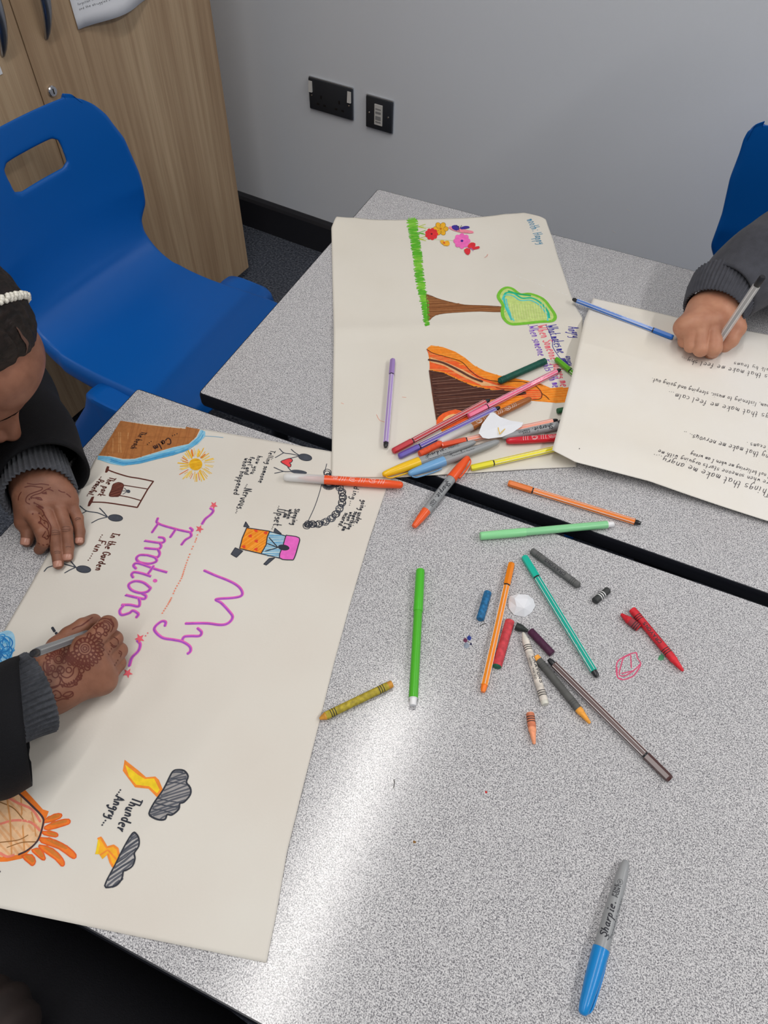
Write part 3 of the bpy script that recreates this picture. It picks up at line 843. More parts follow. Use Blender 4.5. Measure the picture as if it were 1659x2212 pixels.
k = Ink(zA)     # dark scribbled arc
k.line(c1([(1103, 368), (1085, 440), (1050, 580), (1010, 700), (965, 800), (935, 862)]), .0009, GREY)
sp = []
for j in range(330):
    t = j/329.; base = np.array(cr([(1105, 430), (1125, 490), (1185, 530), (1222, 590), (1225, 660), (1190, 740), (1130, 800), (1040, 838), (965, 838), (945, 855)], 40)); q = base[int(t*(len(base)-1))]
    a = j*1.15; rr = 20 + 8*math.sin(j*.3); sp.append((q[0] + rr*math.cos(a)*1.1, q[1] + rr*math.sin(a)))
for s0 in range(0, 320, 20): k.line(c1(sp[s0:s0+22]), .0010, random.choice((GREYD, GREY)), 3)
for j in range(18):
    a = .3 + 2.6*j/17; k.line(c1([(1120 + 30*math.cos(a), 520 + 20*math.sin(a)), (1120 + 58*math.cos(a), 520 + 52*math.sin(a))]), .0010, GREYD, 0)
for t, a, b, c in (('Hiding...', (1352, 490), (1290, 695), .0066), ('going under', (1395, 650), (1335, 832), .0062), ('something', (1335, 738), (1275, 880), .0056), ('when I am', (1298, 742), (1232, 892), .0054), ('scared.', (1262, 748), (1205, 860), .0054)):
    k.text(t, *c1([(a[0]-14, a[1]), (b[0]-14, b[1])]), c, .0010, GREYD)
k.build('hiding_drawing', shA, 'black scribbled arc with the words Hiding, going under something when I am scared')

k = Ink(zA)     # bed
ORG = ink(238, 140, 34); HOT = ink(232, 106, 196); SKY = ink(110, 168, 204)
for q in ([(472, 820), (500, 862), (455, 858)], [(390, 1022), (450, 1048), (400, 1098), (357, 1072)], [(700, 870), (752, 915), (690, 905)], [(612, 1150), (655, 1105), (700, 1100), (632, 1158)]):
    k.poly(c1(q), GREY); k.line(c1(q), .0010, GREYD, 0, True)
o1 = c1([(480, 868), (660, 895), (640, 940), (632, 1000), (592, 1070), (425, 1030), (445, 950)])
k.poly(o1, ORG); k.hatch(o1, 1.2, .0030, .0014, ink(244, 162, 58), skip=.3)
o2 = c1([(660, 897), (780, 930), (765, 990), (735, 1105), (592, 1070), (632, 1000), (640, 940)])
k.poly(o2, ink(186, 208, 214)); k.hatch(o2, .45, .0026, .0015, SKY)
o3 = c1([(785, 932), (800, 928), (888, 946), (880, 1010), (850, 1105), (825, 1118), (735, 1102), (765, 1000)])
k.poly(o3, HOT, 2)
for q in ((550, 890), (505, 932), (552, 972), (455, 1016), (550, 1036), (625, 908)):
    hh = [(q[0]-14, q[1]-2), (q[0]+6, q[1]-12), (q[0]+18, q[1]-6), (q[0]+10, q[1]+2), (q[0]+18, q[1]+8), (q[0]+4, q[1]+12)]
    k.poly(c1(hh), ink(226, 72, 48), 2)
k.line(o1, .0012, GREYD, 0, True); k.line(o3, .0012, GREYD, 3, True); k.line(c1([(660, 897), (785, 932)]), .0011, GREYD, 0); k.line(c1([(592, 1070), (738, 1105)]), .0011, GREYD, 0)
for q in ([(655, 945), (690, 985), (722, 1020)], [(640, 990), (722, 1022)], [(625, 1050), (680, 1035), (722, 1022)]): k.line(c1(q), .0012, GREYD)
k.blob(c1([(768, 1022)])[0], 12.5, 6.2, .15, GREYD, 18)
for t, a, b, c in (('Sleeping', (872, 718), (842, 848), .0056), ('when', (828, 722), (802, 800), .0056), ('I am', (796, 728), (776, 790), .0054), ('..Upset..', (748, 692), (690, 882), .0092)):
    k.text(t, *c1([(a[0]-14, a[1]), (b[0]-14, b[1])]), c, .0010, GREYD)
k.build('bed_drawing', shA, 'orange, blue and pink bed with the words Sleeping, Upset')

k = Ink(zA)     # title
def tl(pts, w=.0034):
    P = np.array(c3(pts)); k.line(P, w, PINK, 6); k.line(P + np.array([-.6, .9]), w*.5, VIOLET, 6)
for st in ([(1080, 842), (1200, 895), (1350, 955), (1440, 1010), (1480, 1070), (1465, 1110), (1380, 1130), (1205, 1145), (1260, 1185), (1340, 1270), (1378, 1330), (1340, 1390), (1260, 1415), (1100, 1398), (885, 1400)],
           [(1010, 1450), (1050, 1490), (1030, 1530), (940, 1532), (870, 1540), (845, 1580)], [(665, 1425), (672, 1385), (630, 1378), (565, 1430), (560, 1480), (640, 1550), (760, 1572), (850, 1592), (925, 1640), (935, 1690), (900, 1722)],
           [(590, 290), (592, 345), (780, 405), (935, 440)], [(592, 350), (560, 395), (530, 440)], [(778, 408), (750, 450), (722, 490)], [(930, 392), (955, 415), (935, 440)], [(935, 440), (940, 480), (880, 520), (840, 570)],
           [(600, 490), (650, 500), (660, 535), (610, 550), (450, 528)], [(610, 550), (625, 585), (590, 615), (455, 606)], [(590, 615), (610, 660), (590, 700), (540, 700)],
           [(480, 680), (400, 680), (365, 715), (400, 755), (500, 770), (575, 745), (560, 705), (480, 680)], [(360, 822), (335, 790), (360, 765), (420, 775), (560, 825), (690, 862)], [(545, 795), (515, 840), (485, 880)],
           [(330, 915), (315, 885), (340, 860), (420, 872), (520, 905)], [(515, 1028), (440, 970), (350, 955), (285, 990), (310, 1045), (400, 1078), (480, 1065), (515, 1028)],
           [(425, 1085), (465, 1110), (450, 1140), (390, 1132), (250, 1100)], [(390, 1132), (400, 1180), (385, 1220), (300, 1205), (205, 1205)], [(230, 1210), (190, 1265), (210, 1310), (290, 1290), (330, 1265), (385, 1300), (365, 1335)],
           [(1145, 185), (1175, 210), (1150, 250), (1090, 300), (1055, 355)], [(375, 1580), (405, 1620), (385, 1690), (320, 1760), (290, 1850)]):
    tl(st)
k.blob(c3([(562, 950)])[0], 5, 4, 0, PINK, 10)
def star(c, r, a0=0.0):
    pts = [(c[0] + (r if i % 2 == 0 else r*.42)*math.cos(a0 + pi*i/5), c[1] + (r if i % 2 == 0 else r*.42)*math.sin(a0 + pi*i/5)) for i in range(10)]
    k.poly(c3(pts), CORAL)
star((1180, 155), 44, .3); star((1030, 405), 46, .1); star((400, 1560), 56, .5); star((275, 1925), 55, .2)
dots = cr([(1010, 465), (985, 540), (940, 640), (895, 760), (865, 850), (840, 925), (780, 1030), (735, 1130), (700, 1195), (640, 1290)], 4)
for d in dots[::1]:
    if random.random() < .85: k.line(c3([(d[0], d[1]), (d[0]-3, d[1]+5)]), .0016, ink(238, 134, 104), 0)
for d in ((485, 1503), (462, 1532)): k.blob(c3([d])[0], 1.6, 1.4, 0, CORAL, 8)
k.build('title_lettering', shA, 'pink and purple hand lettering reading My Emotions')

k = Ink(zA)     # thunder clouds
Y1, Y2, OR2 = ink(244, 206, 40), ink(246, 176, 44), ink(242, 140, 52)
bolt = c4([(1015, 155), (1130, 245), (1190, 298), (1265, 292), (1295, 320), (1325, 395), (1280, 462), (1210, 392), (1100, 380), (1040, 300), (1000, 245), (1008, 200)])
k.poly(bolt, OR2); k.poly(c4([(1020, 195), (1120, 275), (1180, 312), (1255, 308), (1300, 400), (1280, 430), (1215, 372), (1110, 360), (1050, 290)]), Y1)
cloud = c4([(1410, 250), (1445, 238), (1500, 245), (1532, 290), (1518, 340), (1550, 385), (1550, 440), (1500, 500), (1465, 512), (1455, 560), (1400, 605), (1362, 602), (1345, 640), (1300, 645), (1250, 628), (1215, 592), (1260, 500), (1330, 400), (1380, 300)])
k.poly(cloud, ink(158, 154, 152)); k.hatch(cloud, .75, .0030, .0017, ink(92, 94, 102), jit=.5); k.hatch(cloud, .25, .0050, .0012, GREY, skip=.4); k.line(cloud, .0016, GREYD, 3, True)
bolt2 = c4([(800, 798), (822, 790), (870, 870), (925, 855), (958, 880), (972, 950), (925, 1035), (900, 990), (880, 925), (835, 965), (808, 925), (775, 925), (795, 850)])
k.poly(bolt2, Y2); k.poly(c4([(800, 800), (815, 840), (800, 925), (778, 925)]), Y1); k.line(bolt2[:9], .0018, OR2, 0); k.line(c4([(820, 930), (880, 890), (950, 970)]), .0014, OR2, 0)
cloud2 = c4([(1080, 755), (1110, 760), (1132, 800), (1130, 860), (1095, 915), (1100, 960), (1080, 1020), (1030, 1055), (1005, 1065), (995, 1120), (960, 1170), (915, 1190), (855, 1180), (940, 1010), (1010, 870)])
k.poly(cloud2, ink(176, 172, 170)); k.hatch(cloud2, 1.05, .0030, .0020, ink(92, 94, 102), jit=.4); k.hatch(cloud2, 1.1, .0060, .0012, GREY, skip=.3); k.line(cloud2, .0014, GREYD, 3, True)
k.text('Thunder', *c4([(1082, 455), (945, 735)]), .0100, .0013, GREYD); k.text('...Angry...', *c4([(980, 388), (832, 695)]), .0092, .0013, GREYD)
k.build('thunder_drawing', shA, 'two grey clouds with yellow lightning and the words Thunder, Angry')

k = Ink(zA)     # orange flames at the lower left
F1, F2, F3 = ink(238, 124, 44), ink(226, 96, 40), ink(206, 122, 50)
k.poly(c4([(-120, 300), (130, 325), (160, 350), (260, 460), (350, 560), (398, 575), (370, 650), (330, 800), (240, 900), (180, 960), (60, 985), (-120, 990)]), F1)
for fl in ([(345, 660), (440, 600), (500, 598), (492, 630), (400, 665)], [(365, 700), (480, 650), (560, 640), (570, 670), (530, 690), (390, 728)], [(350, 740), (440, 745), (472, 765), (455, 785), (360, 765)],
           [(335, 790), (450, 810), (560, 870), (620, 930), (608, 960), (570, 945), (480, 880), (340, 830)], [(320, 850), (430, 880), (510, 960), (525, 1010), (500, 1020), (450, 965), (340, 890)], [(260, 890), (330, 880), (370, 960), (345, 970), (290, 925)], [(180, 940), (260, 930), (290, 985), (268, 1018), (240, 1000)]):
    k.poly(c4(fl), F1, 2); k.line(c4([np.mean(fl[:2], 0), np.mean(fl[1:4], 0)]), .0032, F3, 0); k.line(c4(fl), .0010, F2, 2, True)
fc = c4([(-120, 330), (60, 345), (150, 425), (260, 530), (345, 620), (352, 680), (310, 810), (230, 890), (150, 930), (-120, 960)])
PE = ink(232, 190, 148); k.poly(fc, PE); k.hatch(fc, 2.9, .0050, .0018, ink(226, 170, 122), skip=.3); k.hatch(fc, 2.4, .011, .0014, ink(214, 150, 92), skip=.2)
k.line(fc[1:9], .0016, ink(74, 54, 58)); 
for q in ([(0, 420), (130, 500), (260, 560), (330, 660)], [(0, 680), (120, 650), (250, 665), (330, 735)], [(0, 915), (60, 945), (120, 930)]): k.line(c4(q), .0020, ink(232, 130, 110))
for q in ([(0, 830), (150, 810), (230, 770)], [(0, 500), (110, 550), (190, 640)], [(60, 870), (180, 830), (300, 825)]): k.line(c4(q), .0009, ink(150, 104, 60))
k.blob((-1, 1883), 3, 2.5, 0, GREYD, 8)
k.build('flame_drawing', shA, 'peach and orange flaming head')

k = Ink(zA)     # blue scribble and dashes near the sleeve
k.poly([(-30, 1372), (0, 1366), (18, 1362), (30, 1370), (33, 1392), (28, 1412), (20, 1430), (14, 1450), (-30, 1455)], ink(150, 196, 222), 3)
for j in range(12):
    c = (random.uniform(-6, 14), random.uniform(1384, 1430)); a0 = random.uniform(0, 6)
    pts = [(c[0] + (13 + 5*math.sin(t*1.7 + j))*math.cos(t + a0), c[1] + (16 + 5*math.cos(t*1.3 + j))*math.sin(t + a0)) for t in np.linspace(0, 8, 60)]
    k.line(pts, .0012, random.choice((ink(62, 148, 208), ink(104, 178, 222), ink(40, 118, 186))), 0)
k.build('blue_scribble', shA)
k = Ink(zA); k.line([(113, 1356), (118, 1364)], .0028, GREYD, 0); k.build('dash', shA); k = Ink(zA); k.line([(121, 1367), (126, 1376)], .0028, GREYD, 0); k.build('dash', shA); k = Ink(zA)
for d in ((61, 1421), (57, 1426), (53, 1431)): k.blob(d, 1.3, 1.3, 0, GREYD, 8)
k.text('Ev', (42, 1434), (50, 1448), .0062, .0010, GREYD)
k.build('small_lettering', shA)

# ---- drawings on the happy / angry sheet -------------------------------------------
def c5(l): return [(700 + x/2.9625, 440 + y/2.9625) for x, y in l]
k = Ink(zB)
G1, G2, G3 = ink(122, 196, 58), ink(92, 180, 46), ink(160, 212, 96)
gl = cr([(562, 105), (572, 180), (585, 260), (598, 340), (606, 420), (615, 490), (628, 560), (642, 630), (652, 700), (660, 780)], 14)
half = np.interp(np.linspace(0, 1, len(gl)), [0, .2, .6, 1], [34, 30, 27, 17])
k.poly(c5([(g[0]-h_*.7, g[1]) for g, h_ in zip(gl, half)] + [(g[0]+h_*.7, g[1]) for g, h_ in zip(gl[::-1], half[::-1])]), G3)
zig = []
for j, (g, h_) in enumerate(zip(gl, half)):
    s_ = 1 if j % 2 else -1
    zig += [(g[0] + s_*h_ + random.uniform(-4, 4), g[1] + random.uniform(-5, 5) - s_*3)]
for s0 in range(0, len(zig)-1, 8): k.line(c5(zig[s0:s0+10]), .0030, random.choice((G1, G2)), 3)
for j in range(26):
    g = gl[random.randint(0, 50)]; k.line(c5([(g[0]-26, g[1]+3), (g[0]+30, g[1]-4)]), .0022, random.choice((G1, G2)), 0)
for x in range(545, 590, 9): k.line(c5([(x, 118), (x + random.uniform(-6, 8), 92)]), .0018, G1, 0)
k.build('grass_drawing', shB)
k = Ink(zB)     # flowers and butterflies
LY = ink(186, 204, 60)
for a, b in (((600, 148), (720, 156)), ((600, 188), (650, 196)), ((605, 226), (830, 236))): k.line(c5([a, b]), .0007, G3, 0)
for q, m_ in (((620, 148), LY), ((625, 188), G2), ((625, 226), LY)):
    k.line(c5([(600, q[1]), (648, q[1]-16)]), .0016, m_, 0); k.line(c5([(600, q[1]), (652, q[1]+12)]), .0016, m_, 0); k.line(c5([(600, q[1]), (636, q[1]+2)]), .0022, m_, 0)
def flower(c, r, n, m_, edge, heart):
    for i in range(n):
        a = 2*pi*i/n; p = k.blob(c5([(c[0] + r*.6*math.cos(a), c[1] + r*.52*math.sin(a))])[0], r*.42/2.96, r*.34/2.96, a, m_, 10)
        if edge: k.line(p, .0006, edge, 2, True)
    k.blob(c5([c])[0], r*.3/2.96, r*.26/2.96, 0, m_, 10); k.blob(c5([c])[0], r*.17/2.96, r*.15/2.96, 0, heart, 8)
flower((746, 162), 48, 6, ink(236, 176, 40), ink(110, 84, 40), ink(200, 120, 30)); flower((688, 196), 42, 9, ink(224, 52, 58), None, ink(120, 24, 40)); flower((882, 241), 54, 8, ink(244, 112, 190), None, ink(84, 40, 150))
k.poly(c5([(795, 152), (830, 150), (900, 168), (950, 178), (955, 190), (930, 192), (880, 188), (820, 172)]), ink(240, 140, 160), 2)
for q in ([(818, 145), (850, 140), (866, 160), (850, 176), (822, 165)], [(870, 158), (900, 146), (926, 148), (930, 158), (905, 164), (880, 168)]): k.poly(c5(q), ink(66, 52, 150), 2)
for q in ([(862, 145), (864, 180)], [(845, 142), (868, 162), (880, 142)]): k.line(c5(q), .0009, ink(40, 44, 60), 0)
for q in ([(742, 240), (765, 238), (772, 255), (755, 262)], [(768, 246), (795, 240), (804, 262), (790, 274), (772, 268)], [(756, 258), (775, 262), (772, 274)]): k.poly(c5(q), ink(240, 176, 48), 2)
k.blob(c5([(768, 254)])[0], 2.6, 2, .6, ink(220, 90, 50), 8)
for q in ([(940, 252), (968, 258), (962, 285), (935, 290), (918, 275)], [(950, 285), (990, 275), (992, 290), (945, 298)], [(895, 298), (930, 285), (936, 312), (925, 330), (908, 325)]): k.poly(c5(q), ink(222, 52, 62), 2)
k.line(c5([(920, 292), (942, 288), (955, 305)]), .0010, ink(170, 110, 200), 0); k.line(c5([(1048, 326), (1040, 340), (1026, 348)]), .0006, ink(226, 130, 110))
k.build('flower_drawing', shB, 'coloured flowers and butterflies')
k = Ink(zB)     # tree
T1, T2 = ink(142, 90, 52), ink(112, 68, 38)
trunk = c5([(655, 580), (720, 605), (800, 628), (900, 648), (1010, 652), (1155, 662), (1158, 694), (1000, 690), (880, 695), (780, 702), (720, 712), (690, 730), (668, 750), (664, 690), (660, 630)])
k.poly(trunk, T1); k.hatch(trunk, .55, .0030, .0012, T2, skip=.45); k.hatch(trunk, .50, .0060, .0010, ink(176, 124, 82), skip=.3); k.line(trunk, .0008, T2, 2, True)
cr_ = c5([(1115, 600), (1130, 560), (1165, 538), (1205, 545), (1255, 580), (1320, 578), (1400, 610), (1450, 670), (1478, 720), (1462, 750), (1380, 756), (1260, 768), (1190, 768), (1150, 735), (1140, 690), (1145, 650)])
k.poly(cr_, ink(196, 218, 130), 3); k.line(cr_, .0052, G1, 4, True); 
inn = c5([(1150, 600), (1165, 572), (1215, 575), (1265, 605), (1330, 605), (1385, 635), (1430, 690), (1440, 735)]); k.line(inn, .0036, ink(44, 186, 150)); k.line(np.array(inn) + [-3, 5], .0026, ink(96, 206, 206)); k.line(c5([(1150, 600), (1158, 650), (1180, 700), (1200, 745)]), .0034, ink(74, 194, 190)); k.line(c5([(1180, 560), (1240, 578), (1320, 590)]), .0036, ink(44, 176, 110)); k.line(c5([(1165, 610), (1178, 670), (1215, 752)]), .0020, ink(96, 206, 206))
for j in range(14):
    a = c5([(1190 + j*17, 640 + 4*(j % 3)), (1205 + j*17, 740)]); k.line(a, .0012, ink(212, 226, 150), 0)
k.build('tree_drawing', shB, 'felt pen tree with a brown trunk and green crown')
k = Ink(zB)     # volcano
O1, O2, O3, DB, DB2 = ink(240, 138, 40), ink(236, 98, 46), ink(232, 150, 84), ink(92, 56, 44), ink(70, 40, 34)
vol = c5([(660, 925), (685, 907), (760, 918), (840, 948), (900, 985), (960, 1035), (1030, 1072), (1120, 1100), (1260, 1125), (1380, 1150), (1450, 1180), (1540, 1178), (1600, 1172), (1600, 1270), (1480, 1275), (1330, 1262), (1250, 1300), (1100, 1372), (960, 1450), (900, 1470), (760, 1470), (720, 1400), (690, 1210), (672, 990)])
k.poly(vol, O1); k.hatch(vol, .55, .0045, .0018, ink(244, 158, 62), skip=.35)
redd = c5([(655, 930), (700, 960), (800, 990), (900, 1035), (990, 1100), (1100, 1150), (1250, 1180), (1390, 1195), (1392, 1240), (1330, 1260), (1240, 1225), (1050, 1180), (900, 1140), (780, 1080), (675, 1060), (680, 990)])
k.poly(redd, O2, 0); k.hatch(redd, .45, .0040, .0014, O3, skip=.45)
peach = c5([(680, 985), (790, 1020), (900, 1070), (1000, 1130), (1130, 1172), (1010, 1165), (880, 1105), (770, 1040), (680, 1015)]); k.poly(peach, ink(226, 172, 120))
k.line(c5([(672, 1000), (760, 1020), (860, 1068), (940, 1112), (1010, 1140)]), .0044, DB)
dk = c5([(680, 1068), (760, 1082), (860, 1130), (960, 1172), (1080, 1195), (1200, 1198), (1290, 1205), (1295, 1220), (1230, 1232), (1150, 1235), (1060, 1260), (980, 1300), (900, 1330), (800, 1330), (740, 1360), (720, 1372), (700, 1240)])
k.poly(dk, DB); k.hatch(dk, .50, .0026, .0013, DB2, jit=.5); k.hatch(dk, .58, .0075, .0009, ink(140, 104, 90), skip=.2); k.line(c5([(675, 1070), (700, 1240), (722, 1385)]), .0022, DB)
for y in range(1080, 1380, 22): k.line(c5([(680 + (y-1080)*.12, y), (712 + (y-1080)*.12, y+2)]), .0010, DB2, 0)
low = c5([(720, 1390), (760, 1345), (840, 1320), (900, 1335), (960, 1322), (1010, 1340), (900, 1400), (740, 1450)]); k.poly(low, O2, 2); k.poly(c5([(760, 1385), (800, 1355), (850, 1350), (840, 1390), (780, 1410)]), ink(236, 190, 130), 2)
k.line(c5([(657, 935), (700, 960), (790, 985), (880, 1015), (940, 1075), (1010, 1120), (1120, 1140), (1250, 1140), (1340, 1160), (1390, 1210), (1385, 1250), (1330, 1258)]), .0009, DB2)
k.line(c5([(1100, 1180), (1180, 1190), (1300, 1188), (1360, 1160), (1400, 1165)]), .0008, DB2); k.line(c5([(1390, 1215), (1420, 1235), (1440, 1256)]), .0009, DB2)
k.build('volcano_drawing', shB, 'brown and orange felt pen volcano')
k = Ink(zB)     # lettering
BLU, PNK, PUR, TEAL = ink(58, 52, 150), ink(236, 104, 122), ink(124, 76, 190), ink(70, 140, 176)
k.text('mooth: Happy', *c5([(1300, 100), (1372, 262)]), .0150, .0012, TEAL)
k.build('happy_lettering', shB)
k = Ink(zB); k.text('Angry', *c5([(1560, 785), (1592, 860)]), .0160, .0013, BLU, slant=.15); k.build('angry_lettering', shB)
k = Ink(zB); k.text('What makes me', *c5([(1428, 775), (1500, 960)]), .0150, .0013, BLU); k.line(c5([(1420, 775), (1445, 830), (1462, 880), (1465, 920), (1500, 975), (1520, 1000)]), .0010, BLU); k.text('angry', *c5([(1545, 975), (1560, 1040)]), .0105, .0011, BLU)
for j in range(5): k.line(c5([(1515 + j*6, 990), (1545 + j*5, 1030)]), .0010, BLU, 0)
k.build('question_lettering', shB, 'blue handwriting reading What makes me angry')
k = Ink(zB); k.text("When Someone", *c5([(1360, 775), (1455, 1005)]), .0150, .0015, PNK); k.text('judges me', *c5([(1462, 1020), (1520, 1175)]), .0140, .0015, PNK); k.build('pink_lettering', shB)
k = Ink(zB); k.text('.When someone', *c5([(1305, 770), (1375, 978)]), .0140, .0012, PUR); k.text('fights with me', *c5([(1385, 1000), (1470, 1180)]), .0130, .0012, PUR); k.build('purple_lettering', shB)
for q in ([(335, 1350), (355, 1385), (388, 1398)], [(500, 1238), (525, 1240)], [(110, 1275), (125, 1282)], [(1060, 1508), (1070, 1500)]): k = Ink(zB); k.line(c5(q), .0007, ink(226, 150, 124)); k.build('stray_mark', shB)

# ---- handwriting on the right-hand sheet -------------------------------------------
INKB = ink(84, 80, 84)
def c7(l): return [(1180 + x/3.463, 630 + y/3.463) for x, y in l]
for t, a, b, c, w in (('Things that make me angry....', (1690, 1490), (800, 1222), .0150, .0011), ('ll are when someone starts arguing with me', (1740, 1440), (835, 1190), .0100, .0009), ('and not believing me when I am wrong', (1720, 1385), (1080, 1205), .0092, .0009),
                      ('Thing that make me nervous.. ..', (1740, 1240), (1030, 1048), .0130, .0010), ('and exams .', (1730, 1170), (1500, 1125), .0100, .0009), ('Things that make me feel calm...', (1790, 945), (915, 748), .0135, .0010),
                      ('my mum, listening to music, sleeping and going out.', (1740, 862), (790, 650), .0105, .0009), ('Things that make me feel shy...', (1800, 650), (1012, 490), .0125, .0010), ('walk by teams', (1700, 582), (1405, 525), .0095, .0009)):
    k = Ink(zC); k.text(t, *c7([a, b]), c*.86, w*.72, INKB, wob=.35, slant=.25); k.build('handwriting_line', shC)
k = Ink(zC)
k.blob((1252, 968), 1.2, 1.2, 0, INKB, 8)
k.build('ink_spot', shC)

# ---- print on the notice ------------------------------------------------------------
NP, NPW = NOTICE
nb = MB()
def on_notice(u, v):
    i = v*15; j = u*11; i0 = min(14, int(i)); j0 = min(10, int(j)); a, b_ = i-i0, j-j0
    g = np.array(NP)
    return (1-a)*((1-b_)*g[i0, j0] + b_*g[i0, j0+1]) + a*((1-b_)*g[i0+1, j0] + b_*g[i0+1, j0+1])
for line, v0 in (('forgotten in the story of the war and of the long years', .128), ('and the struggled of those who stayed at home', .100), ('families who lived through the war and after it', .156), ('the people who were left behind in those days', .184)):
    st, Wd = glyphs(line)
    for s_ in st:
        for a, b_ in zip(s_[:-1], s_[1:]):
            pa = on_notice(.07 + a[0]/Wd*.86, v0 + a[1]*.0022); pb = on_notice(.07 + b_[0]/Wd*.86, v0 + b_[1]*.0022)
            d = pb - pa; L = np.linalg.norm(d)
            if L < 1e-6: continue
            n_ = np.cross(np.array([1, 0, 0]), d/L)*.0003; e = np.array([.0004, 0, 0])
            nb.add([pa-n_+e, pb-n_+e, pb+n_+e, pa+n_+e], [(0, 1, 2, 3)])
nb.build('printed_text', m_ink_black, nr)

# ------------------------------------------------------------------ pens, markers and crayons
def plastic(r, g, b, rough=0.32):
    return mat('plastic_%02x%02x%02x' % (r, g, b), rgb(r, g, b), rough, bump=0.015, bscale=300, spec=0.5, coat=0.15)
def wax(r, g, b):
    return mat('wax_%02x%02x%02x' % (r, g, b), rgb(r, g, b), 0.5, bump=0.25, bscale=500, var=0.12, vscale=220, spec=0.35)
m_white_line = mat('white_print', rgb(236, 236, 236), 0.45, bump=0.01)
m_blackpl = plastic(34, 34, 38)
m_clear = mat('clear_plastic', (0.92, 0.92, 0.92, 1), 0.22, spec=0.6, bump=0.01, alpha=0.42)

def pen_frame(pA, pB, zA_, zB_, roll=0.0):
    """frame with x along the pen from end A to end B (photo positions and axis heights above the floor)"""
    A = at(pA[0], pA[1], zA_); B_ = at(pB[0], pB[1], zB_)
    return frame3(A, B_, roll)
def frame3(A, B_, roll=0.0):
    x = B_ - A; L = float(np.linalg.norm(x)); x = x/L
    y = np.cross([0, 0, 1.0], x); y /= np.linalg.norm(y); z = np.cross(x, y)
    c, s_ = math.cos(roll), math.sin(roll); y2 = y*c + z*s_; z2 = z*c - y*s_
    M = Matrix(((x[0], y2[0], z2[0], A[0]), (x[1], y2[1], z2[1], A[1]), (x[2], y2[2], z2[2], A[2]), (0, 0, 0, 1)))
    return M, L

def print_on(b, strokes, x0, v0, sx, sy, rfun, width, flip=1):
    """flat lettering wrapped on a round barrel: reading along +x, top towards +y"""
    for st in strokes:
        st = np.asarray(st, float)
        dl = np.concatenate([[0], np.cumsum(np.hypot(np.diff(st[:, 0])*sx, np.diff(st[:, 1])*sy))])
        nd = max(len(st), int(dl[-1]/.0005) + 2); tt = np.unique(np.concatenate([np.linspace(0, dl[-1], nd), dl]))
        st = np.stack([np.interp(tt, dl, st[:, 0]), np.interp(tt, dl, st[:, 1])], 1)
        X = x0 + st[:, 0]*sx; V = v0 + st[:, 1]*sy*flip
        P = np.stack([X, V], 1); d = np.gradient(P, axis=0); d /= np.linalg.norm(d, axis=1)[:, None] + 1e-12
        n = np.stack([-d[:, 1], d[:, 0]], 1)*width/2
        P[0] -= d[0]*width*.4; P[-1] += d[-1]*width*.4
        vs = []
        for Q in (P + n, P - n):
            for x, v in Q:
                r = rfun(x) + .00012; th = v/r
                vs.append((x, r*math.sin(th), r*math.cos(th)))
        k = len(P); b.add(vs, [(k+i, k+i+1, i+1, i) for i in range(k-1)])

